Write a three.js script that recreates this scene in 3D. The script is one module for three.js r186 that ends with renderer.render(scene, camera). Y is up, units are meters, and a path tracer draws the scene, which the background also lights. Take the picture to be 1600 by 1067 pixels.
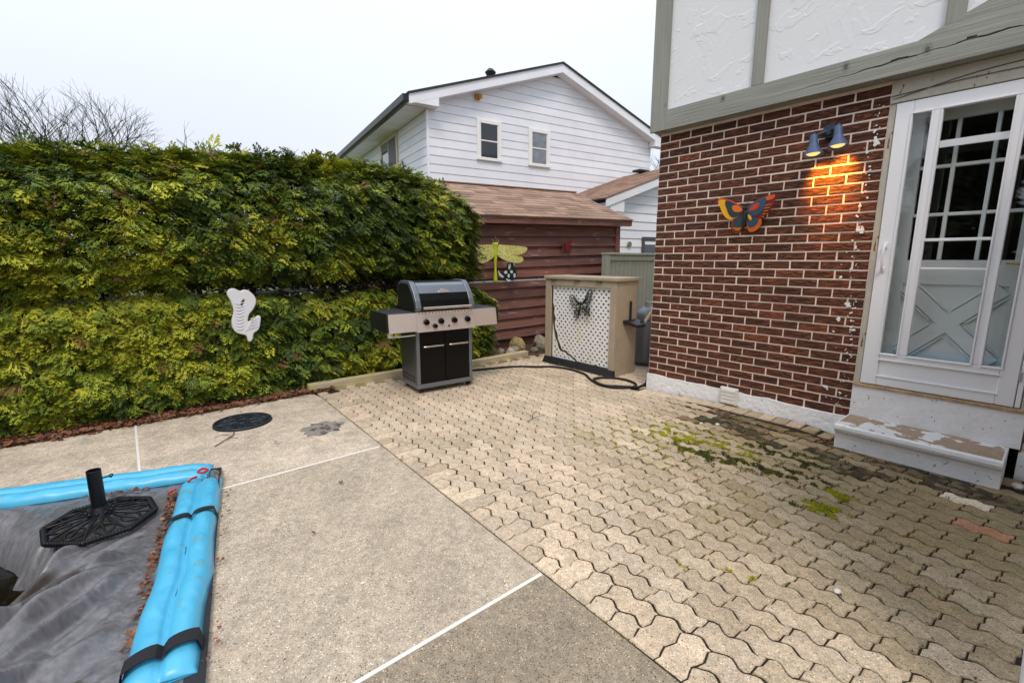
import * as THREE from 'three';
import { RoundedBoxGeometry } from 'three/addons/geometries/RoundedBoxGeometry.js';
import { mergeGeometries } from 'three/addons/utils/BufferGeometryUtils.js';

// ---------------------------------------------------------------- camera, sky, sun, exposure
const scene = new THREE.Scene();
const camera = new THREE.PerspectiveCamera(72.77, 1600 / 1067, 0.05, 400);
camera.position.set(-4.19, 1.357, 2.76);
{
  const yaw = 39.8 * Math.PI / 180, pit = 10 * Math.PI / 180;
  camera.lookAt(-4.19 + Math.sin(yaw) * Math.cos(pit), 1.357 - Math.sin(pit), 2.76 - Math.cos(yaw) * Math.cos(pit));
}
const renderer = new THREE.WebGLRenderer({ antialias: true });
renderer.toneMapping = THREE.LinearToneMapping;
renderer.toneMappingExposure = 1.1;
renderer.shadowMap.enabled = true;
renderer.shadowMap.type = THREE.PCFSoftShadowMap;
{ // overcast sky: even cloud layer, brighter towards the zenith as a closed cloud cover is
  const W = 256, H = 128, d = new Float32Array(W * H * 4);
  for (let j = 0; j < H; j++) for (let i = 0; i < W; i++) {
    const el = ((j + 0.5) / H - 0.5) * Math.PI, s = Math.max(0, Math.sin(el));
    const a = i / W * Math.PI * 2;
    const cl = 1 + 0.02 * Math.sin(a * 3 + 5 * s) + 0.015 * Math.sin(a * 7 - 9 * s + 1.3);
    const L = el < 0 ? 0.35 : 0.74 * (1 + 0.75 * s) * cl;
    const k = (j * W + i) * 4;
    d[k] = L * 0.915; d[k + 1] = L * 0.98; d[k + 2] = L * 1.10; d[k + 3] = 1;
  }
  const t = new THREE.DataTexture(d, W, H, THREE.RGBAFormat, THREE.FloatType);
  t.mapping = THREE.EquirectangularReflectionMapping;
  t.magFilter = t.minFilter = THREE.LinearFilter; t.wrapS = THREE.RepeatWrapping; t.needsUpdate = true;
  scene.background = t; scene.environment = t;
}
const sun = new THREE.DirectionalLight(0xfff2e2, 1.5);
sun.position.set(-7, 14, 6); sun.target.position.set(-1, 0, -1);
sun.castShadow = true; sun.shadow.radius = 30; sun.shadow.mapSize.set(2048, 2048);
Object.assign(sun.shadow.camera, { left: -14, right: 14, top: 14, bottom: -14, near: 0.5, far: 60 });
sun.shadow.bias = -0.0005; sun.shadow.normalBias = 0.02;
scene.add(sun, sun.target);

// ---------------------------------------------------------------- helpers
function rng(seed) { let a = seed >>> 0; return () => { a = (a + 0x6D2B79F5) | 0; let t = Math.imul(a ^ (a >>> 15), 1 | a); t = (t + Math.imul(t ^ (t >>> 7), 61 | t)) ^ t; return ((t ^ (t >>> 14)) >>> 0) / 4294967296; }; }
const lerp = (a, b, t) => a + (b - a) * t, clamp = (x, a = 0, b = 1) => Math.min(b, Math.max(a, x));
const smooth = (a, b, x) => { const t = clamp((x - a) / (b - a)); return t * t * (3 - 2 * t); };
function hash(x, y, s) { let h = (x * 374761393 + y * 668265263 + s * 974634777) | 0; h = Math.imul(h ^ (h >>> 13), 1274126177); return ((h ^ (h >>> 16)) >>> 0) / 4294967296; }
function vn(x, y, px, py, s) { // periodic value noise
  const x0 = Math.floor(x), y0 = Math.floor(y), fx = x - x0, fy = y - y0, u = fx * fx * (3 - 2 * fx), v = fy * fy * (3 - 2 * fy);
  const m = (a, p) => ((a % p) + p) % p;
  const a = hash(m(x0, px), m(y0, py), s), b = hash(m(x0 + 1, px), m(y0, py), s), c = hash(m(x0, px), m(y0 + 1, py), s), d = hash(m(x0 + 1, px), m(y0 + 1, py), s);
  return lerp(lerp(a, b, u), lerp(c, d, u), v);
}
function fbm(u, v, fx, fy, oct, s) { let t = 0, w = 0, a = 1; for (let i = 0; i < oct; i++) { t += a * vn(u * fx, v * fy, fx, fy, s + i * 17); w += a; a *= 0.55; fx *= 2; fy *= 2; } return t / w; }
const N2 = (x, y, s = 1) => fbm((x / 64) % 1 + 1, (y / 64) % 1 + 1, 64, 64, 3, s); // world noise, ~1 unit cells
function tex(n, fn, srgb, rep) { // fn(u,v) -> [r,g,b] 0..255 or grey 0..1
  const m = Array.isArray(n) ? n[1] : n; n = Array.isArray(n) ? n[0] : n;
  const d = new Uint8Array(n * m * 4);
  for (let j = 0; j < m; j++) for (let i = 0; i < n; i++) {
    const c = fn((i + 0.5) / n, (j + 0.5) / m), k = (j * n + i) * 4;
    if (typeof c === 'number') d[k] = d[k + 1] = d[k + 2] = clamp(c) * 255; else { d[k] = clamp(c[0], 0, 255); d[k + 1] = clamp(c[1], 0, 255); d[k + 2] = clamp(c[2], 0, 255); }
    d[k + 3] = 255;
  }
  const t = new THREE.DataTexture(d, n, m, THREE.RGBAFormat, THREE.UnsignedByteType);
  t.wrapS = t.wrapT = THREE.RepeatWrapping; t.magFilter = THREE.LinearFilter; t.minFilter = THREE.LinearMipmapLinearFilter; t.generateMipmaps = true;
  if (srgb) t.colorSpace = THREE.SRGBColorSpace;
  if (rep) t.repeat.set(1 / (rep[0] ?? rep), 1 / (rep[1] ?? rep));
  t.needsUpdate = true; return t;
}
const mat = (o) => new THREE.MeshStandardMaterial(Object.assign({ roughness: 0.8 }, o));
const phys = (o) => new THREE.MeshPhysicalMaterial(Object.assign({ roughness: 0.5 }, o));
const lin = (r, g, b) => new THREE.Color().setRGB(r, g, b);
const usedNames = {};
function numbered(n) { const k = usedNames[n] = (usedNames[n] ?? -1) + 1; return k ? n + '_' + String(k).padStart(3, '0') : n; }
function boxUV(g) { // planar uv in metres by dominant normal axis
  if (!g.attributes.normal) g.computeVertexNormals();
  const p = g.attributes.position, n = g.attributes.normal, uv = new Float32Array(p.count * 2);
  for (let i = 0; i < p.count; i++) {
    const ax = Math.abs(n.getX(i)), ay = Math.abs(n.getY(i)), az = Math.abs(n.getZ(i)), x = p.getX(i), y = p.getY(i), z = p.getZ(i);
    if (ax >= ay && ax >= az) { uv[2 * i] = z; uv[2 * i + 1] = y; } else if (ay >= az) { uv[2 * i] = x; uv[2 * i + 1] = z; } else { uv[2 * i] = x; uv[2 * i + 1] = y; }
  }
  g.setAttribute('uv', new THREE.BufferAttribute(uv, 2)); return g;
}
function clean(g) { g = g.index ? g.toNonIndexed() : g; for (const k of Object.keys(g.attributes)) if (!['position', 'normal', 'uv', 'color'].includes(k)) g.deleteAttribute(k); return g; }
function merge(list, uv = true) { list = list.flat(9).map(clean); if (uv) list.forEach(g => { g.deleteAttribute('uv'); if (!g.attributes.normal) g.computeVertexNormals(); }); const g = list.length > 1 ? mergeGeometries(list) : list[0]; return uv ? boxUV(g) : g; }
function mesh(name, geos, m, parent, uv = true) {
  const g = Array.isArray(geos) ? merge(geos, uv) : (uv ? boxUV(clean(geos)) : geos);
  const o = new THREE.Mesh(g, m); o.name = parent === scene ? numbered(name) : name; (parent || scene).add(o); return o;
}
function group(name, pos = [0, 0, 0], turn = 0) { const g = new THREE.Group(); g.name = numbered(name); g.position.set(...pos); g.rotation.y = turn; scene.add(g); return g; }
function tag(o, label, category, grp) { o.userData.label = label; o.userData.category = category; if (grp) o.userData.group = grp; return o; }
function struct(o, label) { o.userData.kind = 'structure'; if (label) o.userData.label = label; return o; }
// boxes from min/max; rb = rounded
function bx(x0, x1, y0, y1, z0, z1) { const g = new THREE.BoxGeometry(x1 - x0, y1 - y0, z1 - z0); g.translate((x0 + x1) / 2, (y0 + y1) / 2, (z0 + z1) / 2); return g; }
function rb(x0, x1, y0, y1, z0, z1, r = 0.004, s = 1) { const g = new RoundedBoxGeometry(x1 - x0, y1 - y0, z1 - z0, s, r); g.translate((x0 + x1) / 2, (y0 + y1) / 2, (z0 + z1) / 2); return g; }
function hexa(b, t) { // b,t: four corner points each, same order (counter-clockwise seen from above)
  const P = [...b, ...t], F = [[0, 3, 2, 1], [4, 5, 6, 7], [0, 1, 5, 4], [1, 2, 6, 5], [2, 3, 7, 6], [3, 0, 4, 7]], v = [];
  for (const [a, c, d, e] of F) for (const i of [a, c, d, a, d, e]) v.push(...P[i]);
  const g = new THREE.BufferGeometry(); g.setAttribute('position', new THREE.Float32BufferAttribute(v, 3)); g.computeVertexNormals(); return g;
}
function cyl(r0, r1, h, n = 16, open = false) { return new THREE.CylinderGeometry(r1, r0, h, n, 1, open); }
const V = (x, y, z) => new THREE.Vector3(x, y, z);
function rod(a, b, r, n = 8, r2 = r) { a = V(...a); b = V(...b); const d = b.clone().sub(a), g = new THREE.CylinderGeometry(r2, r, d.length(), n); g.applyQuaternion(new THREE.Quaternion().setFromUnitVectors(V(0, 1, 0), d.clone().normalize())); g.translate((a.x + b.x) / 2, (a.y + b.y) / 2, (a.z + b.z) / 2); return g; }
function tube(pts, r, seg = 40, n = 8, closed = false) { return new THREE.TubeGeometry(new THREE.CatmullRomCurve3(pts.map(p => V(...p)), closed), seg, r, n, closed); }
function shapeOf(pts, smoothed) { const s = new THREE.Shape(); if (smoothed) { s.setFromPoints(new THREE.CatmullRomCurve3(pts.map(p => V(p[0], p[1], 0)), true, 'catmullrom', 0.6).getPoints(pts.length * 4).map(p => new THREE.Vector2(p.x, p.y))); } else s.setFromPoints(pts.map(p => new THREE.Vector2(...p))); return s; }
function extr(pts, depth, bevel = 0, smoothed = false, cs = 6) { return new THREE.ExtrudeGeometry(pts instanceof THREE.Shape ? pts : shapeOf(pts, smoothed), { depth, bevelEnabled: bevel > 0, bevelSize: bevel, bevelThickness: bevel, bevelSegments: 2, curveSegments: cs }); }
// ---------------------------------------------------------------- materials
const R0 = rng(11);
// exposed aggregate: small stones in a cement matrix
function aggregate(n, size, base, spread, seed, darkAmt, coarse = 40) {
  const st = []; const r = rng(seed); const cells = Math.round(size / 0.0055);
  const cellv = (cx, cy) => { const m = (a) => ((a % cells) + cells) % cells; cx = m(cx); cy = m(cy); return [hash(cx, cy, seed), hash(cx, cy, seed + 1), hash(cx, cy, seed + 2), hash(cx, cy, seed + 3)]; };
  const stone = (u, v) => { const x = u * cells, y = v * cells, ix = Math.floor(x), iy = Math.floor(y); let best = 9, id = null; for (let a = -1; a <= 1; a++) for (let b = -1; b <= 1; b++) { const c = cellv(ix + a, iy + b), dx = ix + a + c[0] - x, dy = iy + b + c[1] - y, d = (dx * dx + dy * dy) / (0.25 + c[2] * 0.9); if (d < best) { best = d; id = c; } } return [best, id]; };
  const map = tex(n, (u, v) => {
    const [d, c] = stone(u, v), big = fbm(u, v, 5, 5, 5, seed + 9), fine = fbm(u, v, n / 4, n / 4, 2, seed + 40), mid = fbm(u, v, coarse, coarse, 3, seed + 77);
    let k = 1 + (big - 0.5) * 0.20 + (fine - 0.5) * 0.26 + (mid - 0.5) * 0.24;
    if (d < 0.16) k *= 0.80 + c[3] * 0.42; if (d < 0.2 && c[3] > 0.965) k *= 1.28; if (d < 0.2 && c[3] < darkAmt) k *= 0.6;
    const warm = (c[2] - 0.5) * spread * (d < 0.18 ? 1 : 0.25) + (mid - 0.5) * 2 + 2;
    return [base[0] * k + warm, base[1] * k, base[2] * k - warm];
  }, true, size);
  const bump = tex(n, (u, v) => { const [d, c] = stone(u, v); return clamp(0.55 + (d < 0.3 ? (0.3 - d) * (0.4 + c[3]) : 0) - (fbm(u, v, 60, 60, 3, seed + 5) - 0.5) * 0.5); }, false, size);
  return { map, bump };
}
const aggS = aggregate(1024, 1.1, [180, 168, 151], 9, 101, 0.06);
const aggP = aggregate(1024, 0.9, [202, 187, 167], 10, 202, 0.05);
const slabMat = mat({ map: aggS.map, bumpMap: aggS.bump, bumpScale: 0.0018, roughness: 0.9 });
const aggF = aggregate(512, 1.3, [192, 179, 162], 5, 303, 0.02, 24);
const slabFarMat = mat({ map: aggF.map, bumpMap: aggF.bump, bumpScale: 0.0008, roughness: 0.85 });
const aggN = aggregate(1024, 0.85, [152, 141, 124], 10, 404, 0.13);
const slabNearMat = mat({ map: aggN.map, bumpMap: aggN.bump, bumpScale: 0.003, roughness: 0.93 });
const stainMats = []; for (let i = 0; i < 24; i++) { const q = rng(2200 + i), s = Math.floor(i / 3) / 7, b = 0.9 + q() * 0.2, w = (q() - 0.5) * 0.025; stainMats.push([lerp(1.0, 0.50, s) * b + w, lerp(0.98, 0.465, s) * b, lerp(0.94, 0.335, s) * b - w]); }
// pavers with algae film and dirt in patches (blotches with their own outline)
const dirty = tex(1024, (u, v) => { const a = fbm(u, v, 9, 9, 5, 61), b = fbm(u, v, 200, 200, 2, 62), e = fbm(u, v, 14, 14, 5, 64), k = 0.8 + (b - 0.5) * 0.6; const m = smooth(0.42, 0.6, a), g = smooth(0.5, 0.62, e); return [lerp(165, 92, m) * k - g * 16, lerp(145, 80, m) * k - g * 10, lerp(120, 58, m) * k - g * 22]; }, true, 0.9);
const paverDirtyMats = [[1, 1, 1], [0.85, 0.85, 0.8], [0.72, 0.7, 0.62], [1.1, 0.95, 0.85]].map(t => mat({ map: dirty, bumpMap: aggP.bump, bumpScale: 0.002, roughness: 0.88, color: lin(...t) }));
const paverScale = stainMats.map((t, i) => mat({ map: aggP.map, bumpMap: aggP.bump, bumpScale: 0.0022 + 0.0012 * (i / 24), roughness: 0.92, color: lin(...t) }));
const paverRed = mat({ map: aggP.map, bumpMap: aggP.bump, bumpScale: 0.002, color: lin(0.75, 0.45, 0.33) });
const paverPale = mat({ map: aggP.map, bumpMap: aggP.bump, bumpScale: 0.002, color: lin(1.25, 1.3, 1.3) });
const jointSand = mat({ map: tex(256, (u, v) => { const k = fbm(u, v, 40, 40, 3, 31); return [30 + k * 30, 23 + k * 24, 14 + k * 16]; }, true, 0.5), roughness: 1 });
const soilMat = mat({ map: tex(512, (u, v) => { const k = fbm(u, v, 30, 30, 4, 33); return [55 + k * 55, 42 + k * 42, 28 + k * 30]; }, true, 1.2), bumpMap: tex(256, (u, v) => fbm(u, v, 30, 30, 4, 33), false, 1.2), bumpScale: 0.02, roughness: 1 });
const grassFar = mat({ map: tex(256, (u, v) => { const k = fbm(u, v, 20, 20, 4, 35); return [60 + k * 50, 66 + k * 50, 30 + k * 25]; }, true, 3), roughness: 1 });
const caulk = mat({ map: tex(128, (u, v) => { const k = fbm(u, v, 16, 16, 3, 36); return [222 + k * 26, 218 + k * 26, 210 + k * 24]; }, true, 0.3), roughness: 0.6 });
// brick
const brickFn = (seed) => (u, v) => { const w = fbm(u, v, 10, 8, 3, seed) * 0.09; return fbm(u, v + w, 22, 120, 4, seed + 3); };
const brickA = brickFn(501), brickB = fbm;
const brickMap = tex([1024, 512], (u, v) => { const g = brickA(u, v), c = fbm(u, v, 8, 8, 4, 510), f = fbm(u, v, 256, 128, 2, 511); const k = 0.62 + smooth(0.3, 0.75, g) * 0.62 + (f - 0.5) * 0.4; const red = (c - 0.5) * 26 + (g - 0.5) * 30; return [(98 + red * 0.8) * k, (57 + red * 0.42) * k, (37 + red * 0.25) * k]; }, true, [1.0, 0.5]);
const brickBump = tex([1024, 512], (u, v) => smooth(0.22, 0.72, brickA(u, v)) * 0.85 + fbm(u, v, 256, 128, 2, 511) * 0.15, false, [1.0, 0.5]);
const brickMats = [[1, 1, 1], [1.25, 1.1, 1.0], [0.8, 0.78, 0.78], [1.35, 1.15, 1.05], [1.05, 0.95, 0.9]].map(t => mat({ map: brickMap, bumpMap: brickBump, bumpScale: 0.009, roughness: 0.85, color: lin(...t) }));
const smoothBrick = mat({ map: brickMap, bumpMap: brickBump, bumpScale: 0.002, roughness: 0.85, color: lin(1.5, 1.3, 1.2) });
const mortarMat = mat({ map: tex(512, (u, v) => { const k = fbm(u, v, 60, 60, 4, 521), b = fbm(u, v, 6, 6, 3, 522); return [232 + k * 30 - b * 16, 208 + k * 32 - b * 16, 190 + k * 36 - b * 18]; }, true, 0.6), bumpMap: tex(256, (u, v) => fbm(u, v, 60, 60, 3, 521), false, 0.6), bumpScale: 0.003, roughness: 0.95 });
// painted things
function paint(rgb, o = {}) { const { amp = 10, size = 0.7, seed = 700, bump = 0.001, chips, rough = 0.6, stretch = [1, 1] } = o; return mat({ map: tex(512, (u, v) => { const a = fbm(u, v, 6 * stretch[0], 6 * stretch[1], 4, seed), b = fbm(u, v, 64, 64, 2, seed + 4); let c = rgb.map(x => x + (a - 0.5) * amp * 2 + (b - 0.5) * amp); if (chips) { const e = fbm(u, v, chips.f[0], chips.f[1], 5, seed + 8); if (e > chips.t) c = chips.rgb.map(x => x + (b - 0.5) * 30); } return c; }, true, size), bumpMap: tex(256, (u, v) => fbm(u, v, 24 * stretch[0], 24 * stretch[1], 3, seed + 2), false, size), bumpScale: bump, roughness: rough }); }
const foundMat = paint([240, 241, 242], { amp: 10, seed: 710, bump: 0.006, rough: 0.75, chips: { f: [24, 24], t: 0.785, rgb: [150, 142, 130] } });
const stepRiserMat = paint([242, 242, 243], { amp: 9, seed: 715, bump: 0.004, rough: 0.6, size: 0.9, chips: { f: [50, 40], t: 0.80, rgb: [120, 112, 102] } });
const stepTreadMat = paint([236, 236, 234], { amp: 6, seed: 731, bump: 0.002, rough: 0.6, size: [1.3, 0.7], chips: { f: [11, 7], t: 0.435, rgb: [170, 148, 124] } });
const woodTrim = mat({ map: tex([1024, 256], (u, v) => { const g = fbm(u, v, 6, 60, 4, 741), b = fbm(u, v, 5, 5, 3, 742); let c = [146 + (g - 0.5) * 22 + (b - 0.5) * 14, 147 + (g - 0.5) * 22 + (b - 0.5) * 14, 138 + (g - 0.5) * 20 + (b - 0.5) * 14]; const kx = ((u * 5) % 1) - 0.5, ky = v - 0.3 - 0.4 * hash(Math.floor(u * 5), 3, 9); const kd = Math.hypot(kx * 0.5, ky * 0.4); if (kd < 0.014) c = [92, 88, 80]; else if (kd < 0.03) c = c.map(q => q - 14); return c; }, true, [2.2, 0.5]), bumpMap: tex([512, 256], (u, v) => fbm(u, v, 6, 60, 4, 741), false, [2.2, 0.5]), bumpScale: 0.003, roughness: 0.7 });
const stuccoBump = tex(512, (u, v) => { const w = fbm(u, v, 6, 6, 3, 751); const a = fbm(u + w * 0.2, v + w * 0.15, 7, 12, 4, 752); return smooth(0.56, 0.63, a) * 0.5 + smooth(0.66, 0.71, fbm(u - w * 0.1, v + w * 0.2, 9, 7, 3, 753)) * 0.3 + fbm(u, v, 64, 64, 2, 754) * 0.2; }, false, 1.1);
const stuccoMat = mat({ color: 0xe9eaec, bumpMap: stuccoBump, bumpScale: 0.0035, roughness: 0.85 });
const vinylWhite = mat({ map: tex(256, (u, v) => { const a = fbm(u, v, 5, 5, 4, 761); return [229 + a * 14, 231 + a * 14, 236 + a * 14]; }, true, 1.5), roughness: 0.55 });
const doorWhite = phys({ color: 0xf1f2f5, roughness: 0.35, clearcoat: 0.2, clearcoatRoughness: 0.4, bumpMap: tex(128, (u, v) => fbm(u, v, 20, 20, 3, 765), false, 0.4), bumpScale: 0.0006 });
const innerDoorMat = mat({ color: 0xd6dedd, roughness: 0.45 });
const glassMat = phys({ color: 0xffffff, transmission: 1, thickness: 0, roughness: 0.02, ior: 1.5 });
const shutterGlass = phys({ color: 0x2b3038, roughness: 0.08, clearcoat: 1, clearcoatRoughness: 0.05 });
const darkRoom = mat({ color: 0x3b2a22, roughness: 0.9 });
// wood of the shed
const shedTex = tex([1024, 256], (u, v) => { const g = fbm(u, v, 5, 50, 4, 771), b = fbm(u, v, 7, 4, 4, 772), w = fbm(u, v, 9, 14, 4, 773); let c = [122 + (g - 0.5) * 40 + (b - 0.5) * 34, 84 + (g - 0.5) * 28 + (b - 0.5) * 26, 73 + (g - 0.5) * 26 + (b - 0.5) * 26]; if (w > 0.735) c = [lerp(c[0], 176, 0.6), lerp(c[1], 148, 0.6), lerp(c[2], 142, 0.6)]; return c; }, true, [1.9, 0.45]);
const shedBump = tex([512, 256], (u, v) => fbm(u, v, 5, 50, 4, 771), false, [1.9, 0.45]);
const shedMats = [[1, 1, 1], [1.15, 1.02, 1.0], [0.85, 0.85, 0.9], [1.1, 1.1, 1.15]].map(t => mat({ map: shedTex, bumpMap: shedBump, bumpScale: 0.003, roughness: 0.75, color: lin(...t) }));
const shingleTex = tex(512, (u, v) => { const f = fbm(u, v, 128, 128, 2, 781), b = fbm(u, v, 8, 8, 4, 782); const k = 0.75 + f * 0.5; return [(146 + b * 28) * k, (122 + b * 24) * k, (106 + b * 22) * k]; }, true, 0.6);
const shingleMats = [[0.95, 0.92, 0.9], [0.78, 0.74, 0.72], [1.1, 1.05, 1.0], [0.62, 0.58, 0.56], [0.9, 0.82, 0.78]].map(t => mat({ map: shingleTex, roughness: 0.95, color: lin(...t), bumpMap: tex(128, (u, v) => fbm(u, v, 64, 64, 2, 783), false, 0.3), bumpScale: 0.002 }));
const shingleVC = mat({ map: shingleTex, roughness: 0.95, vertexColors: true });
const tanPlastic = mat({ map: tex(512, (u, v) => { const a = fbm(u, v, 5, 8, 4, 791), b = fbm(u, v, 90, 40, 2, 792); return [158 + a * 20 + b * 8, 144 + a * 18 + b * 8, 122 + a * 16 + b * 8]; }, true, 1.0), roughness: 0.6, bumpMap: tex(128, (u, v) => fbm(u, v, 40, 40, 2, 793), false, 0.4), bumpScale: 0.0008 });
const gateMat = paint([178, 182, 166], { amp: 8, seed: 795, stretch: [4, 0.5], rough: 0.75 });
const blackPlastic = mat({ color: 0x141517, roughness: 0.45 });
const blackRubber = mat({ color: 0x16171a, roughness: 0.7, bumpMap: tex(128, (u, v) => fbm(u, v, 40, 40, 2, 797), false, 0.2), bumpScale: 0.001 });
const stainless = mat({ color: 0xfdf0e6, metalness: 0.78, roughness: 0.38, bumpMap: tex([64, 512], (u, v) => fbm(u, v, 4, 256, 2, 801), false, [0.5, 0.2]), bumpScale: 0.0002 });
const chrome = mat({ color: 0xd8d2c8, metalness: 1, roughness: 0.18 });
const greyMetal = mat({ color: 0x7d838b, metalness: 0.6, roughness: 0.42 });
const sideMetal = mat({ color: 0x585c63, metalness: 0.5, roughness: 0.4 });
const blackGloss = phys({ color: 0x060607, roughness: 0.35, specularIntensity: 0.5 });
const blackSatin = mat({ color: 0x101013, roughness: 0.5 });
const galv = mat({ color: 0xb9bcc0, metalness: 0.7, roughness: 0.4 });
// ---------------------------------------------------------------- ground, slabs, patio
{
  const g = new THREE.PlaneGeometry(300, 300); g.rotateX(-Math.PI / 2); g.translate(0, -0.30, 0);
  struct(mesh('ground', g, grassFar, scene), 'wide ground of the neighbourhood');
  // garden soil under hedge, shed and side yard
  struct(mesh('soil_bed', bx(-12, 8, -0.29, -0.03, -7.5, -2.135), soilMat, scene), 'bare soil bed under the hedge and shed');
}
const TH = -0.035, PX = -2.865, pc = Math.cos(TH), ps = Math.sin(TH);
const edgeX = (z) => PX + z * ps / pc;
const toLocal = (x, z) => [(x - PX) * pc - z * ps, (x - PX) * ps + z * pc];
const toWorld = (lx, lz) => [PX + lx * pc + lz * ps, -lx * ps + lz * pc];
function slab(name, poly, m, label, th = 0.12) {
  const s = shapeOf(poly.map(p => [p[0], -p[1]]));
  const g = new THREE.ExtrudeGeometry(s, { depth: th - 0.004, bevelEnabled: true, bevelSize: 0.004, bevelOffset: -0.004, bevelThickness: 0.004, bevelSegments: 2, curveSegments: 2 });
  g.rotateX(-Math.PI / 2); g.translate(0, -th, 0);
  const o = mesh(name, g, m, scene); return struct(o, label);
}
slab('concrete_slab', [[-4.24, -2.13], [edgeX(-2.05) - 0.12, -2.13], [edgeX(-2.05) - 0.02, -2.06], [edgeX(-1.9), -1.9], [edgeX(-0.36), -0.36], [-4.24, -0.36]], slabFarMat, 'pale concrete slab with the round rubber mat');
slab('concrete_slab', [[-9, -2.13], [-4.255, -2.13], [-4.255, -0.36], [-4.40, -0.36], [-4.75, -0.66], [-9, -2.12]], slabFarMat, 'pale concrete slab left of the short white joint');
slab('concrete_slab', [[-4.38, -0.345], [edgeX(-0.345), -0.345], [edgeX(1.432), 1.432], [-4.48, 1.432]], slabMat, 'grey speckled concrete slab in the middle');
slab('concrete_slab', [[-4.48, 1.447], [edgeX(1.447), 1.447], [edgeX(6), 6], [-4.9, 6]], slabNearMat, 'darker coarse concrete slab nearest the camera');
{ // caulk joints
  const j = (a, b, w, label) => { const d = V(b[0] - a[0], 0, b[1] - a[1]), L = d.length(); const g = rb(-w / 2, w / 2, -0.05, 0.0015, 0, L, 0.003); g.rotateY(Math.atan2(d.x, d.z)); g.translate(a[0], 0, a[1]); struct(mesh('joint_sealant', g, caulk, scene), label); };
  j([-3.92, -0.3525], [edgeX(-0.35) - 0.02, -0.3525], 0.017, 'white sealant line beside the black cover corner');
  j([-4.47, 1.4395], [edgeX(1.44) - 0.004, 1.4395], 0.017, 'long white sealant line crossing the foreground concrete');
  j([-4.2475, -0.4], [-4.2475, -2.12], 0.017, 'short white sealant line left of the round mat');
  // cement smear on the far slab
  const P = []; const r = rng(5); for (let i = 0; i < 26; i++) { const a = i / 26 * Math.PI * 2, k = 0.78 + 0.4 * r(); P.push([-3.07 + Math.cos(a) * 0.165 * k + 0.02 * Math.sin(a), 1.0 + Math.sin(a) * 0.145 * k]); }
  const g = extr(P, 0.003, 0.001, true); g.rotateX(-Math.PI / 2); g.translate(0, 0.001, 0);
  struct(mesh('cement_smear', g, mat({ map: tex(256, (u, v) => { const a = fbm(u, v, 6, 6, 4, 71), b = fbm(u, v, 50, 50, 2, 72); const d = a > 0.6 ? 0.62 : 1; return [(126 + b * 34) * d, (120 + b * 34) * d, (112 + b * 32) * d]; }, true, 0.3), roughness: 0.95 }), scene), 'dried grey cement smear on the pale slab');
}
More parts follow.
